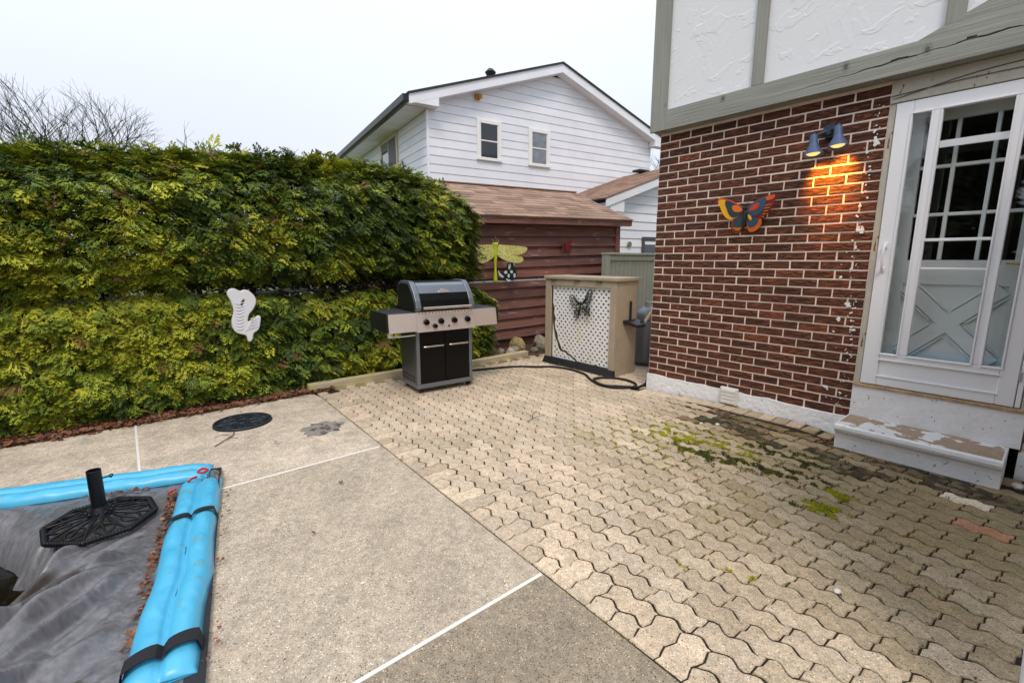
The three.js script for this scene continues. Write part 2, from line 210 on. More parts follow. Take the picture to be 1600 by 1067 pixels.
// paver heights: the patio is slightly uneven and climbs to the foundation
const gh = (x, z) => 0.038 * smooth(-0.55, -0.05, x) * smooth(0.05, 0.8, z) * (1 - smooth(1.45, 1.8, z)) + 0.006 * (N2(x * 1.3 + 20, z * 1.3 + 20, 3) - 0.5);
const patio = new THREE.Group(); patio.name = 'paver_patio'; scene.add(patio); struct(patio, 'patio of wavy interlocking concrete pavers');
{
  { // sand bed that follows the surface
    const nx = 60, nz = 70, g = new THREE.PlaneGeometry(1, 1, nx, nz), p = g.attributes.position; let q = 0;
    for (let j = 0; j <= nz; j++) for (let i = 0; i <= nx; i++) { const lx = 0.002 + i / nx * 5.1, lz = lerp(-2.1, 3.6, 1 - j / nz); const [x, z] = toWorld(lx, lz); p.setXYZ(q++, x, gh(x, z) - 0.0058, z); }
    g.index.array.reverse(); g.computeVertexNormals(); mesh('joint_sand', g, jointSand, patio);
  }
  const A = 0.0135, L = 0.216, Wd = 0.108;
  const wave = [[0.019, A], [0.037, A], [0.071, -A], [0.089, -A], [0.127, A], [0.145, A], [0.179, -A], [0.197, -A]];
  const endz = [[Wd, 0.004], [0.062, 0.0055], [0.046, -0.006], [0, -0.005]];
  function outline() { const P = []; for (const [x, z] of endz) P.push([x, z]); for (const [z, d] of wave) P.push([d, z]); for (const [x, z] of endz.slice().reverse()) P.push([x, L + z]); for (const [z, d] of wave.slice().reverse()) P.push([Wd + d, z]); return P.map(([x, z]) => [x - Wd / 2, z - L / 2]); }
  function halfOutline() { const P = []; for (const [x, z] of endz) P.push([x, z]); for (const [z, d] of wave.slice(0, 4)) P.push([d, z]); for (const [x, z] of endz.slice().reverse()) P.push([x, L / 2 + z]); for (const [z, d] of wave.slice(0, 4).reverse()) P.push([Wd + d, z]); return P.map(([x, z]) => [x - Wd / 2, z - L / 4]); }
  function rectOutline(w, l) { return [[w / 2, -l / 2], [-w / 2, -l / 2], [-w / 2, l / 2], [w / 2, l / 2]]; }
  function paverGeo(P, r, jit) { // top face, chamfer and side skirt
    const inset = (k, kx) => { const out = []; let xm = 0, zm = 0; for (const p of P) { xm = Math.max(xm, Math.abs(p[0])); zm = Math.max(zm, Math.abs(p[1])); } for (const p of P) out.push([p[0] * (1 - kx / xm), p[1] * (1 - k / zm)]); return out; };
    const o = inset(0.0026, 0.0050).map(p => [p[0] + (r() - 0.5) * jit, p[1] + (r() - 0.5) * jit]), t = o.map(p => { const q = Math.hypot(p[0], p[1]); return [p[0] * (1 - 0.0042 / q), p[1] * (1 - 0.0038 / q)]; });
    const tri = THREE.ShapeUtils.triangulateShape(t.map(p => new THREE.Vector2(...p)), []), v = []; const y = t.map(() => (r() - 0.5) * 0.0012);
    for (const [a, b, c] of tri) { const A = t[a], B = t[b], C = t[c]; const up = (B[0] - A[0]) * (C[1] - A[1]) - (B[1] - A[1]) * (C[0] - A[0]) < 0; const ord = up ? [a, b, c] : [a, c, b]; for (const i of ord) v.push(t[i][0], y[i], t[i][1]); }
    const n = P.length; for (let i = 0; i < n; i++) { const j = (i + 1) % n; const q = [[t[i][0], y[i], t[i][1]], [t[j][0], y[j], t[j][1]], [o[j][0], -0.006, o[j][1]], [o[i][0], -0.006, o[i][1]]], q2 = [q[3], q[2], [o[j][0], -0.03, o[j][1]], [o[i][0], -0.03, o[i][1]]]; for (const f of [q, q2]) for (const k of [0, 2, 1, 0, 3, 2]) v.push(...f[k]); }
    const g = new THREE.BufferGeometry(); g.setAttribute('position', new THREE.Float32BufferAttribute(v, 3)); g.computeVertexNormals(); boxUV(g);
    const uv = g.attributes.uv, du = r() * 5, dv = r() * 5; for (let i = 0; i < uv.count; i++) uv.setXY(i, uv.getX(i) + du, uv.getY(i) + dv); return g;
  }
  const r = rng(77);
  const fulls = [], halves = [], borders = []; for (let i = 0; i < 10; i++) fulls.push(paverGeo(outline(), r, 0.0022)); for (let i = 0; i < 5; i++) halves.push(paverGeo(halfOutline(), r, 0.0022)); for (let i = 0; i < 6; i++) borders.push(paverGeo(rectOutline(0.155, 0.108), r, 0.003));
  const place = []; // {x,z,geo,turn}
  const pick = (a) => a[Math.floor(r() * a.length)];
  const hidden = (x, z) => (x > 0.0 && z > -0.03) || (x > -0.27 && z > 1.83 && z < 2.62 && x > -0.2) || z > 3.5 || (z > 2.90 && x > -2.36) || z < -2.06;
  for (let row = 2; row < 44; row++) for (let k = -12; k < 20; k++) {
    const lz = 0.086 + (row % 2 ? 0.108 : 0) + k * L + L / 2, lx = row * Wd + Wd / 2, [x, z] = toWorld(lx, lz);
    if (hidden(x, z)) continue; if (z > -0.05 && lx > 2.66) continue;
    place.push([x, z, pick(fulls), TH]);
  }
  for (let k = -8; k < 9; k++) { // edge band against the concrete: two turned pavers, then two halves under one paver
    const b = 0.82 + k * 0.432;
    const W = (lz) => { const p = (((lz - 0.086) % 0.108) + 0.108) % 0.108, K = [[-0.019, -A], [0.019, A], [0.037, A], [0.071, -A], [0.089, -A], [0.127, A]]; for (let i = 0; i < 5; i++) if (p <= K[i + 1][0]) return lerp(K[i][1], K[i + 1][1], (p - K[i][0]) / (K[i + 1][0] - K[i][0])); return 0; };
    const E = (lx) => 0.008 * Math.sin(lx / 0.108 * Math.PI * 2);
    const cell = (x0, x1, z0, z1, straight) => { // piece whose edges are shared with its neighbours
      const P = [], n = Math.round((z1 - z0) / 0.018), m = Math.round((x1 - x0) / 0.027); for (let i = 0; i < m; i++) { const x = lerp(x1, x0, i / m); P.push([x + (i ? 0 : W(z0)), z0 + E(x)]); } for (let i = 0; i < n; i++) { const z = lerp(z0, z1, i / n); P.push([x0 + (straight ? 0 : W(z)), z + (i ? 0 : E(x0))]); } for (let i = 0; i < m; i++) { const x = lerp(x0, x1, i / m); P.push([x + (i || straight ? 0 : W(z1)), z1 + E(x)]); } for (let i = 0; i < n; i++) { const z = lerp(z1, z0, i / n); P.push([x1 + W(z), z + (i ? 0 : E(x1))]); }
      const cx = (x0 + x1) / 2, cz = (z0 + z1) / 2, [x, z] = toWorld(cx, cz); if (z < -2.05 || z > 3.5) return; place.push([x, z, paverGeo(P.map(([a, c]) => [a - cx, c - cz]), r, 0.001), TH]);
    };
    for (const h of [0, 1]) { cell(0.004, 0.108, b + h * 0.108, b + (h + 1) * 0.108, true); cell(0.004, 0.216, b + 0.216 + h * 0.108, b + 0.216 + (h + 1) * 0.108, true); }
    cell(0.108, 0.216, b, b + 0.216, false);
  }
  for (let k = 0; k < 26; k++) { const z = 0.0 + k * 0.1095 + 0.05; if (z > 1.76 && z < 2.66) continue; if (z > 2.8) continue; place.push([-0.1 - (r() * 0.008), z, pick(borders), (r() - 0.5) * 0.06]); }
  camera.updateMatrixWorld(); camera.updateProjectionMatrix();
  const size = (p) => { const q = V(p[0], 0, p[1]).project(camera); if (Math.abs(q.x) > 1.04 || Math.abs(q.y) > 1.06 || q.z > 1) return 0; const d2 = (p[0] + 4.19) ** 2 + 1.84 + (p[1] - 2.76) ** 2; return 1 / (d2 * Math.sqrt(d2)) * (halves.includes(p[2]) ? 0.5 : 1); };
  const list = place.map((p, i) => ({ p, s: size(p), i })).sort((a, b) => b.s - a.s || a.i - b.i);
  const rest = new Map(); let made = 0;
  for (const { p, s } of list) {
    const [x, z, g, turn] = p; const wall = borders.includes(g);
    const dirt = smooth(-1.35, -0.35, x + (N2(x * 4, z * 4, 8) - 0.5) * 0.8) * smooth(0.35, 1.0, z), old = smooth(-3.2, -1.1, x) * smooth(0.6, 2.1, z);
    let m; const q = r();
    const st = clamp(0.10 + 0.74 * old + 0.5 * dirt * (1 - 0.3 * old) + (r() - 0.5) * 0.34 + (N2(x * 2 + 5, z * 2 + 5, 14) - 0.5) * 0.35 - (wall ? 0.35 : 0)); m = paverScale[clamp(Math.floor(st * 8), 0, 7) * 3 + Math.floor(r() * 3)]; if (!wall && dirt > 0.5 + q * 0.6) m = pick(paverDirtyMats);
    if (Math.hypot(x + 0.95, z - 2.62) < 0.1) m = paverRed; if (Math.hypot(x + 0.62, z - 2.62) < 0.09) m = paverPale;
    const y = gh(x, z) + (r() - 0.5) * 0.004, tx = (r() - 0.5) * 0.02, tz = (r() - 0.5) * 0.024, ty = turn + (r() - 0.5) * 0.016 + (r() < 0.5 && !wall ? Math.PI : 0) * 0;
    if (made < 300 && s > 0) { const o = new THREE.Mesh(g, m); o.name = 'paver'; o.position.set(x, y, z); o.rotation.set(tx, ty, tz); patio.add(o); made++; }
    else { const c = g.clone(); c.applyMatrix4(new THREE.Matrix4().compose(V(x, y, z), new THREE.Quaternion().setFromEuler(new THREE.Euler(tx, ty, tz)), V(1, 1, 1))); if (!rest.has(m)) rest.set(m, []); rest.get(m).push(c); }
  }
  // the farther pavers: one part, one material group per stone tone
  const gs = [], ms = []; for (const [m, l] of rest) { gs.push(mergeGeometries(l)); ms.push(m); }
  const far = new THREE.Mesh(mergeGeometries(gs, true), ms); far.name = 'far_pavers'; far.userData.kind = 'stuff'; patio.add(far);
}
// ---------------------------------------------------------------- brick house with door
const house = tag(group('brick_house'), 'brown brick house with grey timber trim, white stucco and white glazed door', 'house');
{
  const r = rng(91);
  // wall body with a door opening, mortar face 5 mm behind the brick faces
  mesh('mortar_wall', [bx(0.0028, 0.2, 0.15, 2.558, 0.004, 1.80), bx(0.0028, 0.2, 0.15, 2.558, 2.70, 2.86), bx(0.2, 6, 0.15, 2.558, 0.004, 0.2), bx(-2.38, 0.005, 0.19, 2.558, 2.84, 3.04)], mortarMat, house);
  mesh('body', [bx(0.26, 6, -0.1, 0.43, 0.21, 5), bx(5.9, 6.0, 0.43, 2.55, 0.21, 5)], darkRoom, house);
  mesh('interior_room', [bx(0.205, 3.0, 0.43, 0.45, 0.9, 3.6), bx(0.205, 3.0, 2.5, 2.55, 0.9, 3.6), bx(2.95, 3.0, 0.45, 2.5, 0.9, 3.6), bx(0.205, 2.95, 0.45, 2.5, 0.9, 0.95), bx(0.205, 2.95, 0.45, 2.5, 3.55, 3.6)], darkRoom, house);
  // bricks: rough faced stretchers, half bond
  function brickGeo(w) { // front face towards -x, chamfered edges with a slightly broken outline
    const h = 0.059, c = 0.004, d = 0.02; const e = () => (r() - 0.5) * 0.003;
    const O = [[-h / 2 + e(), -w / 2 + e()], [-h / 2 + e(), w / 2 + e()], [h / 2 + e(), w / 2 + e()], [h / 2 + e(), -w / 2 + e()]];
    const T = O.map(([y, z]) => [y - Math.sign(y) * c, z - Math.sign(z) * c]); const v = []; const xf = T.map(() => -0.002 + e() * 0.6);
    const f = (a) => { for (const k of [0, 1, 2, 0, 2, 3]) v.push(...a[k]); };
    f(T.map(([y, z], i) => [xf[i], y, z]));
    for (let i = 0; i < 4; i++) { const j = (i + 1) % 4; f([[xf[j], T[j][0], T[j][1]], [xf[i], T[i][0], T[i][1]], [0.0022, O[i][0], O[i][1]], [0.0022, O[j][0], O[j][1]]]); f([[0.0022, O[j][0], O[j][1]], [0.0022, O[i][0], O[i][1]], [d, O[i][0], O[i][1]], [d, O[j][0], O[j][1]]]); }
    const g = new THREE.BufferGeometry(); g.setAttribute('position', new THREE.Float32BufferAttribute(v, 3)); g.computeVertexNormals(); boxUV(g);
    const uv = g.attributes.uv, du = r() * 3, dv = r() * 3; for (let i = 0; i < uv.count; i++) uv.setXY(i, uv.getX(i) + du, uv.getY(i) + dv); return g;
  }
  const full = [], half = [], quarter = [], bit = []; for (let i = 0; i < 14; i++) full.push(brickGeo(0.201)); for (let i = 0; i < 6; i++) half.push(brickGeo(0.094)); for (let i = 0; i < 4; i++) bit.push(brickGeo(0.128));
  const pick = (a) => a[Math.floor(r() * a.length)];
  const lay = (y, z, arr, parent = house) => { const q = r(); const o = new THREE.Mesh(pick(arr), q < 0.04 ? smoothBrick : brickMats[q < 0.4 ? 0 : q < 0.62 ? 4 : q < 0.78 ? 2 : q < 0.92 ? 1 : 3]); o.name = 'brick'; o.position.set((r() - 0.5) * 0.003, y, z); o.rotation.y = (r() - 0.5) * 0.01; parent.add(o); return o; };
  for (let i = 0; i < 34; i++) {
    const y = 2.54 - 0.07 * i - 0.035;
    if (i % 2) { for (let k = 0; k < 8; k++) lay(y, 0.106 + 0.212 * k, full); lay(y, 1.696 + 0.053, half); }
    else { lay(y, 0.053, half); for (let k = 0; k < 8; k++) lay(y, 0.106 + 0.106 + 0.212 * k, full); }
  }
  // bricks right of the door and on the wing beside the camera: joined
  const extra = []; for (let i = 0; i < 34; i++) { const y = 2.54 - 0.07 * i - 0.035; const g = pick(i % 2 ? half : bit).clone(); g.translate(0, y, 2.765); extra.push(g); for (let k = 0; k < 12; k++) { const b = pick(full).clone(); b.rotateY(-Math.PI / 2); b.translate(-2.28 + k * 0.212 - (i % 2) * 0.106, y, 2.838); if (y > 0.2 && -2.28 + k * 0.212 < 0.02) extra.push(b); } }
  const ex = new THREE.Mesh(mergeGeometries(extra.map(clean)), brickMats[0]); ex.name = 'side_bricks'; ex.userData.kind = 'stuff'; house.add(ex);
  { // white paint splashes on the bricks beside the door
    const l = []; const q = rng(96); for (let i = 0; i < 150; i++) { const y = 0.2 + q() * 2.25, z = 1.725 + (q() - 0.5) * 0.05 + 0.02 * Math.sin(y * 3) + (q() < 0.2 ? (q() - 0.8) * 0.12 : 0), s = 0.0025 + q() * q() * 0.009; const g = new THREE.IcosahedronGeometry(1, 0); g.scale(0.0022, s * (0.6 + q() * 1.4), s * (0.5 + q() * 0.7)); g.rotateX(q() * 3); g.translate(-0.0055, y, z); l.push(g); } for (const [y, z] of [[2.19, 1.735], [2.17, 1.75], [1.58, 1.72], [1.565, 1.73], [1.02, 1.70], [0.9, 1.66], [0.36, 1.62]]) for (let k = 0; k < 5; k++) { const g = new THREE.IcosahedronGeometry(1, 1); g.scale(0.0024, 0.006 + q() * 0.010, 0.005 + q() * 0.010); g.translate(-0.0058, y + (q() - 0.5) * 0.03, z + (q() - 0.5) * 0.03); l.push(g); }
    const o = mesh('paint_splash', l, mat({ color: 0xe8e6e2, roughness: 0.7 }), house); o.userData.kind = 'stuff';
  }
  // painted foundation strip with a wavering top edge
  const P = [[-0.004, -0.15]]; P.push([1.8, -0.15]); for (let i = 0; i <= 40; i++) P.push([1.8 - i / 40 * 1.804, 0.166 + (fbm(i / 40, 0.3, 12, 3, 3, 95) - 0.5) * 0.03]);
  const f = extr(P, 0.012, 0.003); f.rotateY(-Math.PI / 2); mesh('foundation', [f, bx(0.006, 0.2, -0.15, 0.15, 0.0, 1.8), bx(-0.006, 0.2, -0.15, 0.17, 2.69, 2.84), bx(-2.4, 0.0, -0.15, 0.185, 2.825, 3.05)], foundMat, house);
  // air vent
  const vent = mesh('wall_vent', [rb(-0.045, -0.012, 0.045, 0.205, 0.80, 0.965, 0.012, 2)], mat({ color: 0xdedcd6, roughness: 0.6 }), house);
  for (let i = 0; i < 4; i++) { const g = rb(-0.056, -0.044, 0.062 + i * 0.033, 0.088 + i * 0.033, 0.822, 0.945, 0.003); const o = mesh('louvre', g, mat({ color: 0xe4e2dc, roughness: 0.6 }), vent); }
  // upper storey
  mesh('stucco_wall', [bx(-0.08, 6, 2.575, 5.3, -0.02, 5)], stuccoMat, house);
  mesh('soffit_board', [bx(-0.078, 0.2, 2.559, 2.574, -0.018, 4.9)], woodTrim, house);
  mesh('roof_eave', [hexa([[-0.55, 5.3, -0.5], [-0.55, 5.3, 5.4], [6.5, 5.3, 5.4], [6.5, 5.3, -0.5]].reverse(), [[-0.55, 5.42, -0.5], [-0.55, 5.42, 5.4], [6.5, 6.9, 5.4], [6.5, 6.9, -0.5]].reverse())], vinylWhite, house);
  // cracked, weathered timbers: real splits cut into the beam's face
  const beamPts = []; const zs = [0.1165, 4.2];
  mesh('timber_beam', [rb(-0.112, -0.081, 2.56, 2.612, zs[0], zs[1], 0.004), ...(() => { // upper strip broken in pieces along a ragged split
    const a = []; const n = 90; let z = zs[0]; for (let i = 0; i < n; i++) { const z1 = lerp(zs[0], zs[1], (i + 1) / n), split = smooth(1.0, 1.4, z) * (0.003 + 0.034 * Math.pow(fbm(i / n, 0.5, 24, 3, 3, 97), 3.2) * smooth(1.2, 2.0, z)); const lo0 = 2.6125 + 0.05 * smooth(0.9, 2.4, z) + 0.004 * Math.sin(i * 1.7), lo1 = 2.6125 + 0.05 * smooth(0.9, 2.4, z1) + 0.004 * Math.sin((i + 1) * 1.7);
      a.push(hexa([[-0.112, lo0 + split, z], [-0.112, lo1 + split, z1], [-0.081, lo1 + split, z1], [-0.081, lo0 + split, z]], [[-0.112, 2.735, z], [-0.112, 2.735, z1], [-0.081, 2.735, z1], [-0.081, 2.735, z]]));
      a.push(hexa([[-0.1118, 2.60, z], [-0.1118, 2.60, z1], [-0.081, 2.60, z1], [-0.081, 2.60, z]], [[-0.1118, lo0 - split * 0.1, z], [-0.1118, lo1 - split * 0.1, z1], [-0.081, lo1, z1], [-0.081, lo0, z]])); z = z1; }
    return a; })()], woodTrim, house);
  const stud = (z0, z1, y0, y1, name = 'timber_stud') => { const g = rb(-0.110, -0.081, 0, y1 - y0, 0, z1 - z0, 0.004); const o = mesh(name, g, studMat, house); o.position.set(0, y0, z0); };
  const studMat = woodTrim.clone(); for (const k of ['map', 'bumpMap']) { studMat[k] = woodTrim[k].clone(); studMat[k].rotation = Math.PI / 2; studMat[k].needsUpdate = true; }
  stud(-0.05, 0.115, 2.562, 5.28, 'corner_post'); stud(0.885, 0.975, 2.7365, 5.28); stud(2.045, 2.137, 2.785, 5.28);
  { const z0 = 1.93, y = (z) => 2.7365 + 0.40 * (z - z0); const g = hexa([[-0.109, 2.7365, z0], [-0.109, 2.7365, z0 + 0.45], [-0.081, 2.7365, z0 + 0.45], [-0.081, 2.7365, z0]], [[-0.109, y(z0) + 0.002, z0], [-0.109, y(z0 + 0.45), z0 + 0.45], [-0.081, y(z0 + 0.45), z0 + 0.45], [-0.081, y(z0) + 0.002, z0]]); const g2 = hexa([[-0.109, 2.7365, z0 + 0.45], [-0.109, y(3.4) - 0.19, 3.4], [-0.081, y(3.4) - 0.19, 3.4], [-0.081, 2.7365, z0 + 0.45]], [[-0.109, y(z0 + 0.45), z0 + 0.45], [-0.109, y(3.4), 3.4], [-0.081, y(3.4), 3.4], [-0.081, y(z0 + 0.45), z0 + 0.45]]); mesh('timber_brace', [g, g2], woodTrim, house); }
  // door surround
  const beige = paint([186, 180, 164], { amp: 12, seed: 821, rough: 0.7, chips: { f: [30, 12], t: 0.76, rgb: [120, 84, 52] } });
  mesh('door_surround', [rb(-0.012, 0.1, 2.425, 2.557, 1.802, 2.74, 0.003), rb(-0.022, 0.1, 2.405, 2.43, 1.802, 2.72, 0.003), rb(-0.010, 0.1, 0.442, 2.404, 1.802, 1.838, 0.003), rb(-0.016, 0.1, 0.442, 2.404, 2.664, 2.71, 0.003)], beige, house);
  mesh('door_sill', [rb(-0.035, 0.2, 0.424, 0.446, 1.802, 2.70, 0.003)], mat({ map: aggF.map, color: lin(0.85, 0.7, 0.55), roughness: 0.9 }), house);
  mesh('cable', [tube([[-0.016, 2.43, 1.81], [-0.02, 2.462, 2.0], [-0.018, 2.492, 2.2], [-0.018, 2.505, 2.45], [-0.018, 2.50, 2.72]], 0.0022, 40, 5), tube([[-0.016, 2.452, 1.805], [-0.02, 2.462, 2.0], [-0.019, 2.468, 2.25], [-0.018, 2.46, 2.72]], 0.0022, 40, 5)], blackRubber, house);
  // storm door
  const sd = mesh('storm_door', [ // stiles and rails
    rb(-0.022, 0.012, 0.452, 2.398, 1.842, 1.937, 0.005), rb(-0.022, 0.012, 0.452, 2.398, 2.548, 2.632, 0.005),
    rb(-0.0215, 0.0115, 2.312, 2.398, 1.937, 2.548, 0.005), rb(-0.0215, 0.0115, 0.64, 0.69, 1.937, 2.548, 0.005), rb(-0.0215, 0.0115, 0.452, 0.525, 1.937, 2.548, 0.005),
    rb(-0.0225, 0.0105, 0.69, 2.312, 2.03, 2.089, 0.005), rb(-0.0225, 0.0105, 0.69, 2.312, 2.406, 2.464, 0.005),
    rb(-0.021, 0.01, 0.452, 2.398, 2.636, 2.66, 0.004)], doorWhite, house);
  const bead = []; const frame4 = (y0, y1, z0, z1, w = 0.012, x = -0.03) => { bead.push(rb(x, -0.0225, y0, y1, z0 - w, z0 - 0.001, 0.003), rb(x, -0.0225, y0, y1, z1 + 0.001, z1 + w, 0.003), rb(x, -0.0225, y0 - w, y0 - 0.001, z0 - w, z1 + w, 0.003), rb(x, -0.0225, y1 + 0.001, y1 + w, z0 - w, z1 + w, 0.003)); };
  frame4(0.69, 2.312, 1.937, 2.03); frame4(0.69, 2.312, 2.089, 2.406); frame4(0.69, 2.312, 2.464, 2.548);
  mesh('glazing_bead', bead, doorWhite, sd);
  mesh('kick_panel', [rb(-0.012, 0.004, 0.524, 0.641, 1.936, 2.549, 0.003), rb(-0.028, -0.0222, 0.516, 0.526, 1.93, 2.556, 0.002), rb(-0.028, -0.0222, 0.638, 0.648, 1.93, 2.556, 0.002)], doorWhite, sd);
  mesh('pane', bx(-0.006, -0.003, 0.689, 2.313, 1.936, 2.031), glassMat, sd); mesh('pane', bx(-0.006, -0.003, 0.689, 2.313, 2.088, 2.407), glassMat, sd); mesh('pane', bx(-0.006, -0.003, 0.689, 2.313, 2.463, 2.549), glassMat, sd);
  mesh('crossbar', rb(-0.016, 0.006, 1.478, 1.497, 2.089, 2.406, 0.003), doorWhite, sd); mesh('crossbar', rb(-0.014, 0.006, 1.292, 1.306, 2.089, 2.406, 0.003), doorWhite, sd); mesh('crossbar', rb(0.0, 0.008, 2.075, 2.12, 2.089, 2.406, 0.003), doorWhite, sd);
  mesh('pull_handle', [tube([[-0.024, 1.455, 1.885], [-0.05, 1.452, 1.885], [-0.064, 1.41, 1.885], [-0.062, 1.34, 1.885], [-0.048, 1.295, 1.885], [-0.024, 1.288, 1.885]], 0.0085, 24, 8), rb(-0.03, -0.0225, 1.435, 1.475, 1.872, 1.898, 0.004), rb(-0.03, -0.0225, 1.27, 1.305, 1.872, 1.898, 0.004)], doorWhite, sd);
  for (const y of [0.62, 1.4, 2.2]) mesh('hinge', rb(-0.027, -0.0215, y, y + 0.06, 2.628, 2.645, 0.002), galv, sd);
  // inner panelled door with glazed upper half
  const id = mesh('inner_door', [bx(0.12, 0.16, 0.452, 2.42, 1.84, 1.985), bx(0.12, 0.16, 0.452, 2.42, 2.515, 2.66), bx(0.12, 0.16, 2.27, 2.42, 1.985, 2.515), bx(0.12, 0.16, 1.19, 1.355, 1.985, 2.515), bx(0.12, 0.16, 0.452, 0.655, 1.985, 2.515), bx(0.132, 0.155, 0.654, 1.191, 1.984, 2.516), bx(0.1, 0.2, 2.42, 2.5, 1.84, 2.7)], innerDoorMat, house);
  for (const z of [2.155, 2.34]) mesh('muntin', rb(0.118, 0.158, 1.356, 2.269, z - 0.011, z + 0.011, 0.004), innerDoorMat, id);
  for (const y of [1.66, 1.975]) mesh('muntin', rb(0.1195, 0.1565, y - 0.011, y + 0.011, 1.986, 2.514, 0.004), innerDoorMat, id);
  mesh('pane', bx(0.137, 0.14, 1.354, 2.271, 1.984, 2.516), glassMat, id);
  { // crossbuck: two diagonal boards with moulded edges
    const c = [0.925, 2.25], d = [[0.52, 0.53]]; const cb = (s) => { const a = Math.atan2(0.535, 0.53) * s, g = rb(0.112, 0.136, -0.045, 0.045, -0.345, 0.345, 0.006); g.rotateX(-a); g.translate(s * 0.0006, c[0], c[1]); return g; };
    mesh('crossbuck', [cb(1), cb(-1)], innerDoorMat, id);
    const md = []; for (const s of [1, -1]) for (const o of [-0.056, 0.056]) { for (const h of [[-0.33, -0.075], [0.075, 0.33]]) { const g = rb(0.114, 0.134, o - 0.006, o + 0.006, h[0], h[1], 0.004); g.rotateX(-Math.atan2(0.535, 0.53) * s); g.translate(0, c[0], c[1]); md.push(g); } }
    mesh('moulding', md, innerDoorMat, id);
  }
  const brass = mat({ color: 0xb08d3c, metalness: 1, roughness: 0.3 });
  mesh('lever', [rod([0.12, 1.33, 2.555], [0.075, 1.33, 2.555], 0.008), rod([0.078, 1.33, 2.56], [0.078, 1.335, 2.48], 0.007, 8, 0.005)], brass, id);
}
// ---------------------------------------------------------------- step
{
  const st = tag(group('concrete_step', [0, 0, 1.80]), 'white painted concrete doorstep with paint peeling off its tread', 'step');
  const P = [[-0.022, -0.08], [-0.292, -0.08], [-0.297, 0.085], [-0.302, 0.115], [-0.318, 0.132], [-0.336, 0.142], [-0.344, 0.16], [-0.342, 0.178], [-0.33, 0.187], [-0.022, 0.187]];
  const g = extr(P, 0.845, 0.004); const ro = mesh('lower_block', g, stepRiserMat, st);
  const t = new THREE.BoxGeometry(0.30, 0.004, 0.825); const tm = mesh('tread', t, stepTreadMat, st, false); // uv: width along z
  { const p = tm.geometry.attributes.position, uv = tm.geometry.attributes.uv; for (let i = 0; i < p.count; i++) uv.setXY(i, p.getZ(i) + 0.62, p.getX(i) + 0.31); }
  tm.position.set(-0.178, 0.193, 0.4225);
  mesh('upper_riser', rb(-0.0235, 0.26, 0.192, 0.4235, 0.0, 0.895, 0.004), stepRiserMat, st);
}
